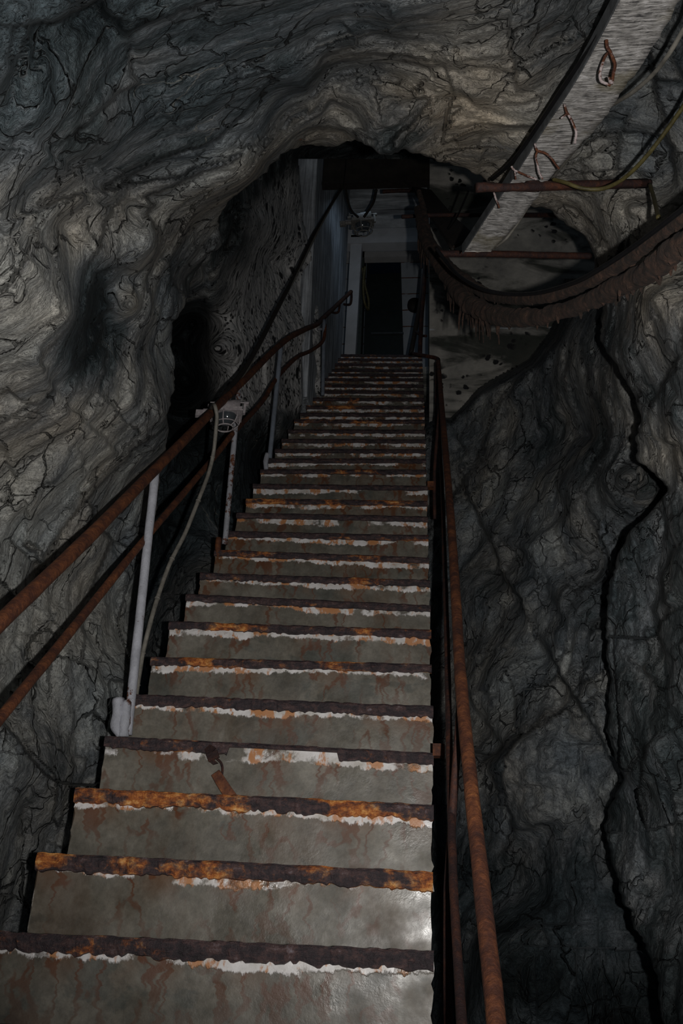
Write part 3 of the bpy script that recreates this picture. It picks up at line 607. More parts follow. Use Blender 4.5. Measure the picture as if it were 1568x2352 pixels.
def make_step(k):
    zl_, zr_, xl, xr, Y = step_geo(k); zl2, zr2 = (step_geo(k-1)[0:2]) if k > -8 else (0, 0)
    nx, nz = (64, 14) if k < 12 else (30, 6); V = []; UV = []
    X = np.linspace(0, 1, nx+1); W = np.linspace(0, 1, nz+1)
    for i, a in enumerate(X):
        for j, b in enumerate(W):
            top = zl_+(zr_-zl_)*a; bot = (zl2+(zr2-zl2)*a)-.03
            V.append([xl+(xr-xl)*a, Y, top+(bot-top)*b]); UV.append((a, (top-bot)*b))
    V = np.array(V); n = fbm(V*np.array([1, 1, 1.0]), 9, 4, 5)
    V[:, 1] += .0014*n+.001
    e = np.abs(np.array([u[0] for u in UV])-.5) > .499
    V[e, 0] += .005*vnoise(V[e]*50, 2)
    Fc = [(i*(nz+1)+j, i*(nz+1)+j+1, (i+1)*(nz+1)+j+1, (i+1)*(nz+1)+j) for i in range(nx) for j in range(nz)]
    V = V.tolist(); b0 = len(V)
    bl_, br_ = zl2-.03, zr2-.03
    y1 = Y+.205
    V += [[xl, Y, zl_], [xr, Y, zr_], [xr, y1, zr_+.004], [xl, y1, zl_+.004], [xl, Y, bl_], [xr, Y, br_], [xr, y1, br_], [xl, y1, bl_]]
    Fc += [(b0, b0+1, b0+2, b0+3), (b0+4, b0+7, b0+6, b0+5), (b0+1, b0+5, b0+6, b0+2), (b0, b0+3, b0+7, b0+4), (b0+3, b0+2, b0+6, b0+7)]
    UV += [(0, .0), (1, .0), (1, .1), (0, .1), (0, .2), (1, .2), (1, .2), (0, .2)]
    o = mesh_obj('step', V, Fc, M['step'], None, False)
    for pf in o.data.polygons[:nx*nz]: pf.use_smooth = True
    uvl = o.data.uv_layers.new(name='UVMap')
    for lp in o.data.loops: uvl.data[lp.index].uv = UV[lp.vertex_index]
    under(o, stairs); return o
ORANGE = {0: -.35, 1: .45, 2: .45, 3: -.2, 4: -.9, 5: -.1, 6: .0, 7: -.3}
def make_nosing(k, parent):
    zl_, zr_, xl, xr, Y = step_geo(k); nx = 150 if k < 10 else 60
    V = []; hh = {0: .040, 1: .042, 2: .040, 3: .036, 4: .036}.get(k, .031)
    xs = np.linspace(xl-.004, xr+.003, nx+1)
    for i, x in enumerate(xs):
        a = i/nx; zt_ = zl_+(zr_-zl_)*a+.004
        p = np.array([[x, Y, k*1.7]])
        low = hh*(1+.10*vnoise(p*22, 3)[0]+.13*vnoise(p*95, 4)[0])
        if k == 3 and .38 < a < .72: low = .014
        pr = .009+.0035*vnoise(p*34, 6)[0]; tz = .002*vnoise(p*50, 8)[0]
        V += [(x, Y+.05, zt_-.003), (x, Y-pr*.6, zt_+tz), (x, Y-pr, zt_-.006+tz), (x, Y-pr*1.1+.0025*vnoise(p*80, 9)[0], zt_-low*.5), (x, Y-pr*.75, zt_-low*.93), (x, Y+.004, zt_-low)]
    Fc = [(i*6+j, i*6+j+1, (i+1)*6+j+1, (i+1)*6+j) for i in range(nx) for j in range(5)]
    Fc += [(0, 5, 4, 3, 2, 1), tuple(nx*6+j for j in range(6))]
    orr = ORANGE.get(k, random.uniform(-1.1, .1))
    o = mesh_obj('step_nosing', V, Fc, M['nosing'], None, False, attrs={'orange': np.full(len(V), orr)})
    o.parent = parent
    return o
for k in range(-8, 31):
    s_ = make_step(k)
    make_nosing(k, s_)

# broken strip of step edge hanging down over the riser
Yb = 2.223+.1892*3-.012
def sp(px, py, dy=0): return at(px, py, Y=Yb+dy)
sh = empty('broken_metal_strip', sp(510, 1800)); tag(sh, 'short strip of broken rusty steel edging leaning against a riser in the lower stairs', 'scrap metal')
mb = MB()
up_ = [(482, 1716, 20), (490, 1738, 22), (500, 1752, 14)]
def strip(mb, pts, th=.004):
    for (a, b) in zip(pts[:-1], pts[1:]):
        pa, pb = sp(a[0], a[1], a[3]), sp(b[0], b[1], b[3]); d = (pb-pa); d /= np.linalg.norm(d); sd = np.cross(d, (0, 1, 0)); sd /= np.linalg.norm(sd)
        wa, wb = a[2]*2.95/2160/2, b[2]*2.95/2160/2; t = np.array([0, th, 0])
        mb.hexa([pa-sd*wa-t, pa+sd*wa-t, pa+sd*wa+t, pa-sd*wa+t, pb-sd*wb-t, pb+sd*wb-t, pb+sd*wb+t, pb-sd*wb+t])
strip(mb, [(476, 1716, 16, 0), (486, 1728, 26, -.01), (492, 1745, 24, -.015), (486, 1754, 8, -.01)])
mb.tube([sp(492, 1738, -.012), sp(506, 1750, -.014), (sp(511, 1766, -.014)), sp(508, 1790, -.014)], .0035, 6, .2, 4)
mb.build('upper_scrap', M['rustdark'], sh)
mb = MB(); strip(mb, [(495, 1775, 20, -.02), (508, 1796, 22, -.022), (522, 1818, 23, -.02), (536, 1838, 24, -.012)]); mb.build('lower_strip', M['rust'], sh)

# ------------------------------------------------------------------ left railing
RAILT = [((-420, 1842), 1.55), ((-150, 1577), 1.75), ((0, 1430), 1.9), ((180, 1257), 2.24), ((360, 1075), 2.86), ((500, 932), 3.6), ((548, 885), 3.95), ((650, 786), 4.87), ((700, 757), 5.45), ((728, 745), 5.9), ((745, 728), 6.2), ((770, 704), 6.75), ((806, 670), 7.25)]
lr = empty('stair_railing', (-.95, 2.8, at(275, 1690, Y=2.85)[2])); tag(lr, 'long rusty pipe railing with white and blue-grey posts on the left side of the stairs', 'railing')
tp = [at(a[0], a[1], Y=Y) for a, Y in RAILT]
MB().tube(tp, .0185, 14, .07, 5).build('top_rail', M['rust'], lr, True)
RAILM = [((-420, 2165), 1.5), ((0, 1650), 1.95), ((160, 1452), 2.35), ((338, 1232), 2.9), ((500, 1040), 3.75), ((535, 995), 3.95), ((600, 925), 4.6), ((636, 868), 4.9), ((680, 822), 5.4), ((715, 805), 5.8), ((742, 782), 6.0), ((746, 745), 6.05)]
MB().tube([at(a[0], a[1], Y=Y) for a, Y in RAILM], .0130, 12, .10, 5).build('middle_rail', M['rust'], lr, True)
def post(a, b, Y, r, mat, lab, base=True, bm=None):
    pa, pb = at(*a, Y=Y), at(*b, Y=Y); P = [pa+(pb-pa)*t for t in np.linspace(0, 1, 24)]
    o = MB().tube(P, r, 12, .06).build('post', mat, lr, True); o['label'] = lab
    return pa, pb, o
pa, pb, po = post((292, 1688), (357, 1080), 2.86, .0150, M['paint'], 'white painted pipe with flaking rust')
# clamped bracket at foot of first post: a rounded sleeve plate
Yp = 2.80
fp = MB()
pts = [at(272, 1605, Y=Yp), at(272, 1640, Y=Yp), at(268, 1670, Y=Yp), at(277, 1690, Y=Yp)]
fp.tube(pts, [.018, .02, .019, .012], 10, .18, 4); fp.tube([at(290, 1612, Y=Yp+.01), at(286, 1650, Y=Yp), at(283, 1692, Y=Yp)], [.015, .017, .016], 10, .15, 4)
o = fp.build('foot_bracket', M['paint'], None, True); o.parent = po
pa, pb, po = post((516, 1250), (548, 898), 3.95, .0130, M['paintrust'], 'pipe post, white above and rusty below')
fp = MB(); pts = [at(503, 1236, Y=3.93), at(500, 1262, Y=3.93), at(503, 1278, Y=3.93)]; fp.tube(pts, [.014, .015, .012], 8, .2, 3)
o = fp.build('foot_bracket', M['rust'], None, True); o.parent = po
pa, pb, po = post((619, 1052), (645, 795), 4.87, .0145, M['paintblue'], 'blue-grey painted pipe post')
fp = MB(); pts = [at(614, 1042, Y=4.86), at(610, 1060, Y=4.86), at(611, 1078, Y=4.86)]; fp.tube(pts, [.014, .016, .012], 8, .1, 3)
o = fp.build('foot_bracket', M['paint'], None, True); o.parent = po
post((741, 908), (744, 735), 6.04, .0140, M['paintblue'], 'blue-grey painted pipe post nearest the doorway')
# wall brackets near the doorway
def px_tube(pts, r, name, mat, parent, seg=8, sub=4, jit=.05):
    return MB().tube([at(a, b, Y=Y) for a, b, Y in pts], r, seg, jit, sub).build(name, mat, parent, True)
px_tube([(806, 670, 7.25), (807, 682, 7.26), (805, 697, 7.27), (800, 700, 7.3), (790, 699, 7.34)], .012, 'wall_bracket', M['rustdark'], lr)
px_tube([(780, 696, 6.95), (779, 708, 6.96), (777, 716, 6.98), (770, 719, 7.0), (762, 717, 7.05)], .011, 'wall_bracket', M['rustdark'], lr)
px_tube([(730, 756, 6.1), (738, 756, 6.08), (744, 756, 6.05)], .010, 'wall_bracket', M['paintrust'], lr)

# ------------------------------------------------------------------ right railing
HR = .55
rr_ = empty('stair_railing', (.12, 2.0, line_z(2.0))); tag(rr_, 'rusty two-pipe railing on the right side of the stairs beside the dark gap', 'railing')
pt = [incl(1190, 2900, HR), incl(1140, 2352, HR), incl(1102, 2000, HR), incl(1060, 1590, HR), incl(1048, 1400, HR), incl(1032, 1150, HR), incl(1014, 930, HR), incl(1006, 826, HR)]
MB().tube(pt, .0150, 14, .06, 8).build('top_rail', M['rust'], rr_, True)
HM = .26
pm = [incl(1085, 2700, HM), incl(1060, 2352, HM), incl(1040, 2000, HM), incl(1032, 1730, HM), incl(1024, 1400, HM), incl(1014, 1100, HM), incl(1003, 900, HM)]
MB().tube(pm, .0095, 10, .12, 8).build('middle_rail', M['rustdark'], rr_, True)
for Yq in (2.25, 4.72, 6.05):
    zq = line_z(Yq); k = int(round((Yq-2.223)/.1892))
    P = [(.055, Yq, zq-.22), (.055, Yq, zq+.1), (.09, Yq, zq+HR)]
    if Yq > 6: P = [(.075, 5.62, line_z(5.62)-.2), (.08, 5.62, line_z(5.62)+HR)]
    po = MB().tube(P, .010, 8, .1, 4).build('post', M['rustdark'], rr_, True)
e = pt[-1]
MB().tube([e, at(1000, 822, Y=e[1]+.05), at(975, 817, Y=e[1]+.2), at(948, 812, Y=6.6)], .014, 10, .08, 4).build('rail_elbow', M['rust'], rr_, True)
# pipes against the corridor wall above the elbow
px_tube([(943, 815, 7.2), (955, 750, 7.15), (966, 690, 7.1), (972, 620, 7.1)], .022, 'upper_rail', M['dark'], rr_)
px_tube([(964, 818, 6.9), (967, 740, 6.9), (974, 650, 6.9), (977, 560, 6.9)], .02, 'upper_post', M['rustdark'], rr_)
px_tube([(955, 762, 7.1), (966, 770, 7.0), (978, 772, 6.9)], .012, 'wall_bracket', M['rustdark'], rr_)
# small steel tabs at the edge of the steps
for k in (3, 13):
    P = np.array([XR[k], 2.223+.1892*k, ZR[k]+1.6])
    MB().box(P[0], P[0]+.035, P[1]-.01, P[1]+.03, P[2]-.005, P[2]+.03).build('fixing_plate', M['rust'], rr_)

# ------------------------------------------------------------------ lamps
def make_lamp(name, Pc, s, u, v, w_, mat, label):
    t = empty(name, Pc); tag(t, label, 'lamp'); c = np.array(Pc)
    u, v, w_ = [np.array(q, float)/np.linalg.norm(q) for q in (u, v, w_)]
    L = lambda a, b, c_: c+(u*a+v*b+w_*c_)*s
    # hood: half-barrel dome made of stepped shells
    hb = MB()
    for i, (a, rad) in enumerate([(-.030, .050), (-.005, .055), (.020, .059), (.045, .062)]):
        n = 14; base = len(hb.V)
        for k in range(n+1):
            th = math.pi*k/n
            for (off, r_) in ((-.03, rad-.004), (.018, rad)):
                hb.V.append(tuple(L(a+off+.0*k, -math.cos(th)*r_, .012+math.sin(th)*r_*1.15)))
        for k in range(n): hb.F.append((base+2*k, base+2*k+1, base+2*k+3, base+2*k+2))
    hb.F.append(tuple(range(len(hb.V)-2*15+1, len(hb.V), 2)))
    hb.build('hood', mat, t, True)
    MB().obox(L(0, 0, .003), u*s*.075, v*s*.058, w_*s*.012).obox(L(0, 0, -.006), u*s*.080, v*s*.063, w_*s*.004).build('housing', mat, t)
    pr = [(.052*math.cos(a), -.008-.056*math.sin(a)) for a in np.linspace(0, math.pi/2*.99, 12)]
    MB().lathe([(r*s, z*s) for r, z in pr], c, u, v, w_).build('glass_dome', M['glass'], t, True)
    cg = MB()
    for a in (0, 1, 2, 3, 4, 5):
        th = a*math.pi/3+.3; P = [L(math.cos(th)*r, math.sin(th)*r, z) for r, z in ((.072, -.008), (.074, -.035), (.062, -.062), (.042, -.076))]
        cg.tube(P, .0035*s, 6, 0, 4)
    for r, z, w2 in ((.042, -.078, .004), (.064, -.062, .003)):
        cg.tube([L(math.cos(x)*r, math.sin(x)*r, z) for x in np.linspace(0, 2*math.pi, 25)], w2*s, 6)
    cg.build('cage', mat, t, True)
    MB().obox(L(.088, 0, .035), u*s*.006, v*s*.01, w_*s*.03).obox(L(.094, 0, .064), u*s*.012, v*s*.012, w_*s*.006).obox(L(-.088, 0, .045), u*s*.012, v*s*.012, w_*s*.008).tube([L(-.09, 0, .07), L(.095, 0, .072)], .003*s, 6).build('bracket', mat, t)
    MB().lathe([(.0, -.02), (.018, -.02), (.018, .02), (.0, .02)], L(-.10, -.02, -.0), v*s, w_*s, u*s, 14).obox(L(-.135, .0, .002), u*s*.022, v*s*.014, w_*s*.016).build('cable_gland', mat, t)
    return t
lampw = plain('pink_white_lamp_paint', (.33, .30, .31), .5, .4, 60)
make_lamp('caged_lamp', at(520, 952, D=4.4), .92, (1, .1, .03), (-.25, 1, 0), (.02, 0, 1), lampw, 'white metal caged lamp with a glass dome fixed behind the left stair railing')
lampd = plain('dull_metal', (.19, .18, .165), .5, .6, 60)
make_lamp('caged_lamp', at(832, 513, D=8.8), 1.35, (1, .1, .12), (-.1, 1, .2), (-.12, -.2, 1), lampd, 'dull metal caged lamp hanging from cables high in the doorway')

# cables of the lamps
def cable(name, pts, r, mat, label, seg=10, sub=6, jit=.04, cat='cable', rings=None):
    P = [at(a, b, D=d) for a, b, d in pts]; R_ = r if np.isscalar(r) else r
    o = MB().tube(P, R_, seg, jit, sub).build(name, mat, None, True); tag(o, label, cat)
    if rings:
        Q, _ = crom(np.array(P), np.ones(len(P)), 10)
        for t in rings:
            i = int(t*(len(Q)-2)); mb = MB(); mb.tube([Q[i]-(Q[i+1]-Q[i])*.15, Q[i], Q[i]+(Q[i+1]-Q[i])*.15], r*1.25, 10)
            c = mb.build('joint_ring', mat, None, True); c.parent = o
    return o
cable('lamp_cable', [(484, 938, 4.1), (492, 930, 3.9), (498, 955, 3.88), (496, 985, 3.88), (490, 1040, 3.9), (478, 1090, 3.85), (455, 1150, 3.75), (425, 1225, 3.65), (392, 1290, 3.55), (366, 1360, 3.45), (345, 1430, 3.35), (328, 1500, 3.3), (318, 1560, 3.25), (308, 1625, 3.2)], .0082, M['grey'], 'worn grey jointed cable hanging from the white lamp to the foot of the nearest post', rings=(.33, .47, .62, .72, .86, .95))
cable('cable', [(492, 945, 4.25), (520, 900, 4.5), (560, 850, 4.9), (600, 780, 5.4), (640, 702, 5.9), (680, 625, 6.5), (720, 540, 7.2), (760, 470, 7.9), (785, 430, 8.3)], .0135, M['dark'], 'dark thick cable rising diagonally from the white lamp to the beam over the doorway')
cable('cable', [(530, 900, 4.55), (570, 845, 5.0), (608, 772, 5.5), (648, 694, 6.0), (688, 618, 6.55), (728, 535, 7.25), (765, 466, 7.95), (788, 430, 8.32)], .007, M['grey'], 'thin pale cable running along the right side of the thick diagonal cable', jit=.1)
cable('cable', [(793, 428, 8.35), (797, 455, 8.5), (806, 482, 8.6), (822, 498, 8.7)], .013, M['dark'], 'dark cable left of two holding up the lamp in the doorway')
cable('cable', [(864, 436, 8.45), (858, 462, 8.55), (848, 480, 8.62), (836, 498, 8.7)], .013, M['dark'], 'dark cable right of two holding up the lamp in the doorway')
cable('wire', [(797, 340, 7.9), (794, 380, 8.0), (788, 428, 8.2)], .0035, M['black'], 'thin black wire hanging from the rock in front of the doorway beam', cat='wire')

# beam over the doorway
zA, zB = at(860, 428, Y=6.24)[2], at(860, 362, Y=6.24)[2]
bm_ = empty('steel_beam', (-.45, 6.3, zA)); tag(bm_, 'dark rusty steel beam across the top of the doorway under the rock', 'beam')
bx0 = at(742, 400, Y=6.24)[0]
MB().box(bx0, .03, 6.22, 6.24, zA+.02, zB).build('web', plain('brown_black_steel', (.020, .016, .012), .7, .6, 8), bm_)
MB().box(bx0, .03, 6.19, 6.27, zA, zA+.02).build('lower_flange', M['dark'], bm_)
MB().box(bx0, .03, 6.19, 6.27, zB, zB+.02).build('upper_flange', M['dark'], bm_)

# things inside the doorway
cable('hose', [(838, 612, 9.9), (834, 650, 9.9), (836, 690, 9.9), (845, 712, 9.95), (846, 690, 9.95), (838, 655, 9.95), (832, 615, 9.95)], .013, M['hose'], 'yellow-green hose looped beside the dark door', cat='hose')
jb_ = at(952, 700, Y=9.35)
o = MB().lathe([(0, -.03), (.085, -.03), (.09, 0), (.09, .04)], jb_, (1, 0, 0), (0, 0, 1), (0, 1, 0), 20).build('junction_box', M['dark'], None, True); tag(o, 'round dark junction box on the white block wall right of the door', 'junction box')

# ------------------------------------------------------------------ cable tray, rods, cables at the upper right
def trayM():
    m = NT('frayed_grey_tray'); n = m.noise(m.map(m.co, (9, 70, 150), (0, 0, 0)), 2.2, 5, .7); n2 = m.noise(scale=30, detail=6, rough=.7); n3 = m.noise(scale=6, detail=4)
    f = m.math('ADD', m.math('MULTIPLY', n, .75), m.math('MULTIPLY', n2, .3))
    col = m.ramp(f, [(.40, (.06, .058, .06)), (.53, (.40, .385, .37)), (.66, (.78, .76, .76))])
    col = m.mix(m.math('MULTIPLY', m.step(n3, .52, .66), .5), col, (.16, .13, .05))
    return m.fin(col, .65, m.bump(f, 1.0, .006))
M['tray'] = trayM()
TL = [(1476, -120, 2.0), (1424, 0, 2.1), (1372, 100, 2.25), (1318, 195, 2.4), (1255, 290, 2.6), (1188, 396, 2.85), (1130, 482, 3.1), (1066, 579, 3.4)]
TR = [(1640, -120, 2.0), (1562, 0, 2.1), (1505, 100, 2.25), (1440, 195, 2.4), (1372, 290, 2.6), (1275, 396, 2.85), (1205, 490, 3.1), (1128, 579, 3.4)]
tr = empty('cable_tray', at(1180, 420, D=2.9)); tag(tr, 'pale frayed cable tray slung from the cave roof at the upper right', 'cable tray')
mb = MB(); N = 90; Lc, _ = crom(np.array([at(a, b, D=d) for a, b, d in TL]), np.ones(8), 13); Rc, _ = crom(np.array([at(a, b, D=d) for a, b, d in TR]), np.ones(8), 13)
nrm = np.cross(Rc-Lc, np.gradient(Lc, axis=0)); nrm /= np.linalg.norm(nrm, axis=1)[:, None]
if (nrm*(EYE-Lc)).sum() > 0: nrm = -nrm
n = len(Lc)
for i in range(n):
    jl = .0025*vnoise(Lc[i:i+1]*60, 1)[0]; jr = .005*vnoise(Rc[i:i+1]*45, 2)[0]; dv = (Rc[i]-Lc[i]); dv /= np.linalg.norm(dv)
    a, b = Lc[i]+dv*jl, Rc[i]+dv*jr
    for t in np.linspace(0, 1, 9): p_ = a+(b-a)*t; mb.V.append(tuple(p_+nrm[i]*(.002*vnoise(p_[None]*70, 3)[0])))
    for t in np.linspace(1, 0, 2): mb.V.append(tuple(a+(b-a)*t+nrm[i]*.016))
for i in range(n-1):
    for j in range(11): k2 = (j+1) % 11; mb.F.append((i*11+j, i*11+k2, (i+1)*11+k2, (i+1)*11+j))
mb.F.append(tuple(range(11))); mb.F.append(tuple((n-1)*11+j for j in range(11))[::-1])
mb.build('tray_base', M['tray'], tr, True)
# upturned left flange
mb = MB()
for i in range(n):
    dv = (Rc[i]-Lc[i]); dv /= np.linalg.norm(dv)
    for a, b in ((0, -.006), (0, .03), (.004, .03), (.004, -.006)): mb.V.append(tuple(Lc[i]-dv*(.006-a)+nrm[i]*b-dv*.002))
for i in range(n-1):
    for j in range(4): k2 = (j+1) % 4; mb.F.append((i*4+j, i*4+k2, (i+1)*4+k2, (i+1)*4+j))
mb.build('side_flange', plain('dull_zinc', (.075, .08, .085), .5, .5, 30), tr)
TIE = rust_mat('pink_white_wire', .0, .32, (.50, .42, .42), 2.0)
def tie(pts, d, r=.0030):
    P = [at(a, b, D=d-.012) for a, b in pts]
    o = MB().tube(P, r, 6, .12, 4).build('wire_tie', TIE, tr, True)
tie([(1392, 92), (1394, 108), (1400, 118), (1406, 132), (1412, 150), (1408, 168), (1404, 192), (1398, 178)], 2.22, .0042)
tie([(1396, 122), (1388, 132), (1378, 165), (1380, 185), (1392, 192), (1402, 196)], 2.24, .0038)
tie([(1296, 240), (1301, 258), (1310, 272), (1318, 290), (1323, 305), (1321, 322), (1320, 330)], 2.47, .0035); tie([(1300, 262), (1293, 268), (1288, 272)], 2.47)
tie([(1228, 330), (1231, 342), (1236, 347), (1252, 352), (1266, 364), (1276, 378), (1284, 388)], 2.66, .0035); tie([(1234, 347), (1230, 360), (1234, 378), (1238, 396), (1246, 412)], 2.66, .0032)
tie([(1174, 382), (1180, 390), (1192, 396), (1220, 408), (1232, 412)], 2.82, .0035); tie([(1182, 394), (1183, 404), (1184, 412)], 2.82)
tie([(1134, 442), (1138, 456), (1144, 470), (1146, 478)], 3.0, .0032)
# black cable beside the tray
BC = [(1480, -160, 1.98), (1417, 0, 2.12), (1366, 95, 2.26), (1300, 190, 2.42), (1243, 276, 2.6), (1180, 366, 2.85), (1130, 412, 3.1)]
cable('cable', BC, .0065, M['black'], 'thick black cable running along the left edge of the pale cable tray')

# second length of tray, beyond, rising back to the doorway
t2 = empty('cable_tray', at(1010, 500, D=6)); tag(t2, 'dark rusty cable tray length between the pale tray and the top of the doorway', 'cable tray')
A = [at(948, 432, D=7.9), at(990, 500, D=6.2), at(1040, 572, D=4.6)]; B = [at(990, 440, D=7.9), at(1040, 500, D=6.2), at(1092, 548, D=4.6)]
mb = MB()
for i in range(2):
    o3 = np.array([0, .0, .02]); mb.hexa([A[i], B[i], B[i+1], A[i+1], A[i]+o3, B[i]+o3, B[i+1]+o3, A[i+1]+o3])
mb.build('tray_base', plain('brown_rust_tray', (.035, .024, .018), .8, .6, 25), t2)
mb = MB().tube(A, .009, 8, .1, 4); mb.build('side_rail', M['dark'], t2, True); MB().tube(B, .009, 8, .1, 4).build('side_rail', M['dark'], t2, True)
# wires dangling round the far end of that tray
for i, (lab, pts) in enumerate([('thin pale wire leftmost of the tangle hanging under the dark cable tray', [(966, 440, 7.6), (972, 480, 6.9), (985, 520, 6.2), (1000, 560, 5.4), (1015, 575, 5.2)]),
   ('thin pale wire lying close under the dark cable tray in the tangle', [(972, 450, 7.5), (992, 490, 6.6), (1010, 520, 6.0), (1030, 560, 5.2), (1048, 578, 4.9)]),
   ('short white bent wire at the lower end of the dark cable tray', [(1016, 528, 5.4), (1022, 545, 5.2), (1030, 556, 5.0), (1034, 575, 4.9)])]):
    cable('wire', pts, .0045, M['grey'], lab, 6, 6, .2, 'wire')
cable('wire', [(1075, 440, 4.6), (1062, 470, 4.7), (1048, 500, 4.8), (1030, 525, 5.0)], .005, M['black'], 'thin black wire stretched from the short rod end towards the dark cable tray', cat='wire')

# rods
def rod(pts, r, label, sleeves=()):
    P = [at(a, b, D=d) for a, b, d in pts]; o = MB().tube(P, r, 12, .08, 12).build('steel_rod', M['rustdark'], None, True); tag(o, label, 'rod', 'steel support rods' if False else None)
    for s0, s1, rr in sleeves:
        a = P[0]+(P[-1]-P[0])*s0; b = P[0]+(P[-1]-P[0])*s1
        c = MB().tube([a, (a+b)/2, b], rr, 12, .08).build('sleeve', M['rustdark'], None, True); c.parent = o
rod([(1094, 431, 2.75), (1200, 430, 2.78), (1345, 424, 2.86), (1492, 421, 2.95)], .0125, 'reddish brown steel rod crossing in front of the pale tray into the right rock', ((.0, .09, .0145), (.28, .34, .0165), (.38, .98, .0150)))
rod([(1008, 583, 3.75), (1120, 583, 3.8), (1240, 586, 3.85), (1356, 588, 3.9)], .0135, 'dark steel rod carrying the lower end of the pale cable tray')
rod([(922, 498, 5.6), (1000, 494, 5.6), (1120, 494, 5.4), (1290, 494, 4.6)], .0120, 'dark steel rod passing behind both cable trays at the height of the doorway lamp')
rod([(878, 440, 8.3), (920, 438, 8.3), (955, 438, 8.3)], .018, 'short dark rod under the doorway beam at its right end')

# sagging wrapped cables
def bundleM():
    m = NT('rotten_wrapping'); n = m.noise(scale=16, detail=8, rough=.75, dist=1.5); n2 = m.noise(scale=85, detail=5, rough=.75)
    f = m.math('ADD', m.math('MULTIPLY', n, .7), m.math('MULTIPLY', n2, .35))
    col = m.ramp(f, [(.36, (.006, .004, .003)), (.5, (.026, .014, .009)), (.62, (.070, .034, .021)), (.76, (.20, .12, .08))])
    return m.fin(col, .85, m.bump(f, 1.0, .022))
M['wrap'] = bundleM()
def bundle(pts, rs, label, tat):
    P = np.array([at(a, b, D=d) for a, b, d in pts]); Rr = np.array(rs)
    o = MB().tube(P, Rr, 22, .18, 34, 30, .035).build('cable_bundle', M['wrap'], None, True); tag(o, label, 'cable')
    Q, R2 = crom(P, Rr, 30); mb = MB(); rnd = random.Random(len(label))
    for (t0, t1, num, l0, l1) in tat:
        for _ in range(num):
            i = int(rnd.uniform(t0, t1)*(len(Q)-1)); r = R2[i]; a = rnd.uniform(-1.0, 1.0)
            T = Q[min(i+1, len(Q)-1)]-Q[i-1]; T /= np.linalg.norm(T); sd = np.cross(T, (0, 0, 1)); sd /= np.linalg.norm(sd)+1e-9
            p = Q[i]+sd*math.sin(a)*r*.9-np.array([0, 0, 1])*math.cos(a)*r*.8
            Lh = rnd.uniform(l0, l1); s2 = sd*rnd.uniform(-.3, .3)+T*rnd.uniform(-.35, .35); wd = rnd.uniform(.003, .009)
            mid = p+s2*Lh*.35-np.array([0, 0, Lh*.5]); end = mid+s2*Lh*.1-np.array([0, 0, Lh*.5])
            mb.tube([p+np.array([0, 0, .01]), p, mid, end], [wd*.9, wd, wd*.8, wd*.25], 5, .3, 3)
    c = mb.build('tatters', M['wrap'], None, True); c.parent = o; c['kind'] = 'stuff'
    return o
B1 = [(1700, 400, 1.78), (1568, 505, 1.98), (1500, 554, 2.12), (1400, 622, 2.36), (1280, 677, 2.68), (1200, 686, 2.92), (1130, 680, 3.24), (1075, 650, 3.6), (1030, 612, 4.0), (1002, 572, 4.35), (985, 540, 4.65), (972, 480, 5.0), (962, 440, 5.2)]
bundle(B1, [.018, .019, .017, .017, .017, .018, .019, .024, .023, .018, .016, .015, .014], 'upper of two sagging cables wrapped in rotten brown cloth at the right', [(.0, .95, 45, .008, .02)])
B2 = [(1700, 490, 1.7), (1568, 562, 1.88), (1500, 614, 2.03), (1400, 670, 2.32), (1280, 718, 2.62), (1200, 730, 2.86), (1130, 721, 3.16), (1075, 694, 3.5), (1032, 645, 3.9), (1002, 598, 4.2), (980, 560, 4.5), (970, 520, 4.8), (962, 480, 5.1)]
bundle(B2, [.023, .024, .024, .025, .022, .026, .032, .034, .028, .025, .025, .028, .024], 'lower thicker sagging cable with hanging rust-brown tatters at the right', [(.0, .95, 60, .010, .03), (.50, .66, 34, .05, .13), (.82, .98, 40, .05, .16)])
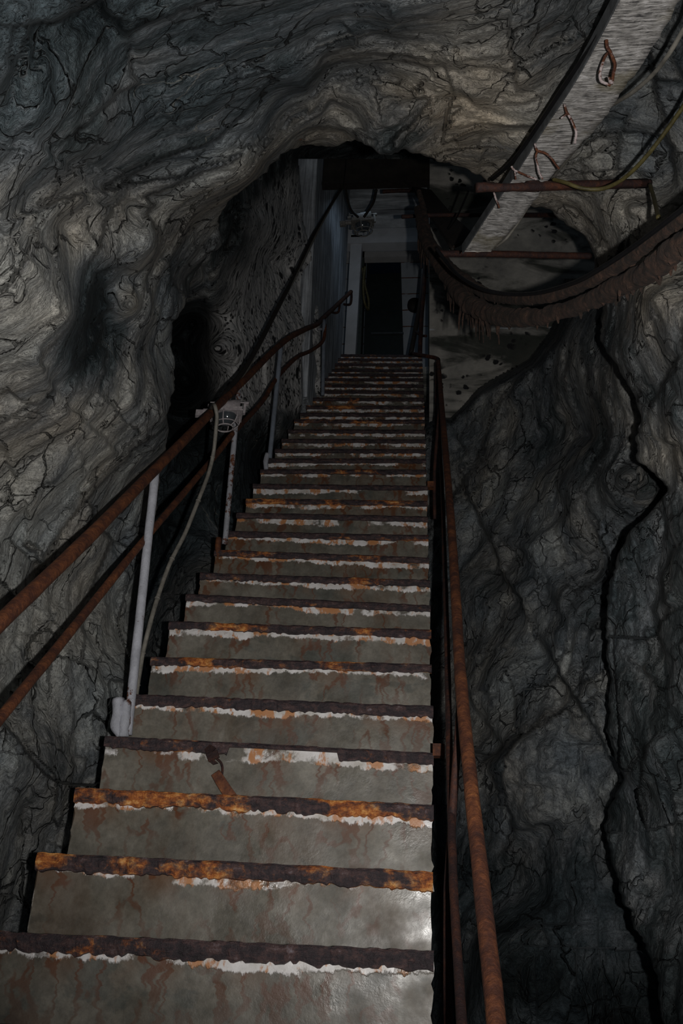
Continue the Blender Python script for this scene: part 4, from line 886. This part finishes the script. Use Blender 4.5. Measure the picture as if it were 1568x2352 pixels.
cable('cable', [(1002, 570, 3.3), (1022, 598, 3.25), (1050, 630, 3.15), (1090, 656, 3.0), (1130, 670, 2.9), (1180, 676, 2.8), (1240, 672, 2.65), (1310, 652, 2.45), (1360, 628, 2.3), (1450, 570, 2.1), (1568, 480, 1.85), (1700, 380, 1.7)], .0062, M['black'], 'smooth black cable lying along the top of the upper wrapped cable')

# loose cables against the right rock
cable('cable', [(1640, -140, 2.0), (1595, 20, 2.1), (1565, 75, 2.15), (1535, 125, 2.2), (1500, 170, 2.3), (1455, 210, 2.4), (1420, 232, 2.5), (1392, 248, 2.6)], .0055, M['grey'], 'thin tan cable curving out from behind the pale tray towards the top right corner')
cable('cable', [(1392, 248, 2.72), (1330, 330, 2.95), (1260, 420, 3.3), (1225, 455, 3.5), (1190, 510, 3.6), (1160, 550, 3.65), (1130, 572, 3.6)], .0055, M['grey'], 'thin tan cable half hidden behind the right edge of the pale tray')
cable('cable', [(1650, 120, 2.3), (1600, 190, 2.35), (1568, 245, 2.4), (1530, 300, 2.45), (1490, 352, 2.5), (1455, 390, 2.55), (1420, 418, 2.6), (1380, 434, 2.64), (1335, 432, 2.66), (1300, 420, 2.68), (1270, 412, 2.72)], .0058, M['hose'], 'dirty yellow cable looping over the reddish rod at the right')
cable('cable', [(1492, 424, 2.85), (1500, 450, 2.7), (1506, 475, 2.5), (1512, 500, 2.3)], .006, M['hose'], 'short olive cable hanging from the rod end down to the wrapped cables')
# rusty bolt hanging on the arch
rb = empty('rusty_anchor', at(691, 290, D=3.45)); tag(rb, 'small rusty iron anchor stuck in the edge of the rock arch left of centre', 'anchor')
bD = 3.42
def ab(px, py, dd=0): return at(px, py, D=bD+dd)
MB().tube([ab(690, 268, .25), ab(691, 272), ab(692, 284)], [.008, .010, .012], 6, .3, 3).obox(ab(692, 280), RT*.014, UP*.008, FW*.012).build('bolt', M['rustdark'], rb)
MB().tube([ab(690, 286), ab(694, 298), ab(689, 304), ab(687, 320)], [.012, .013, .010, .009], 6, .35, 3).obox(ab(690, 299), RT*.013, UP*.004, FW*.010).build('hook', M['rust'], rb)
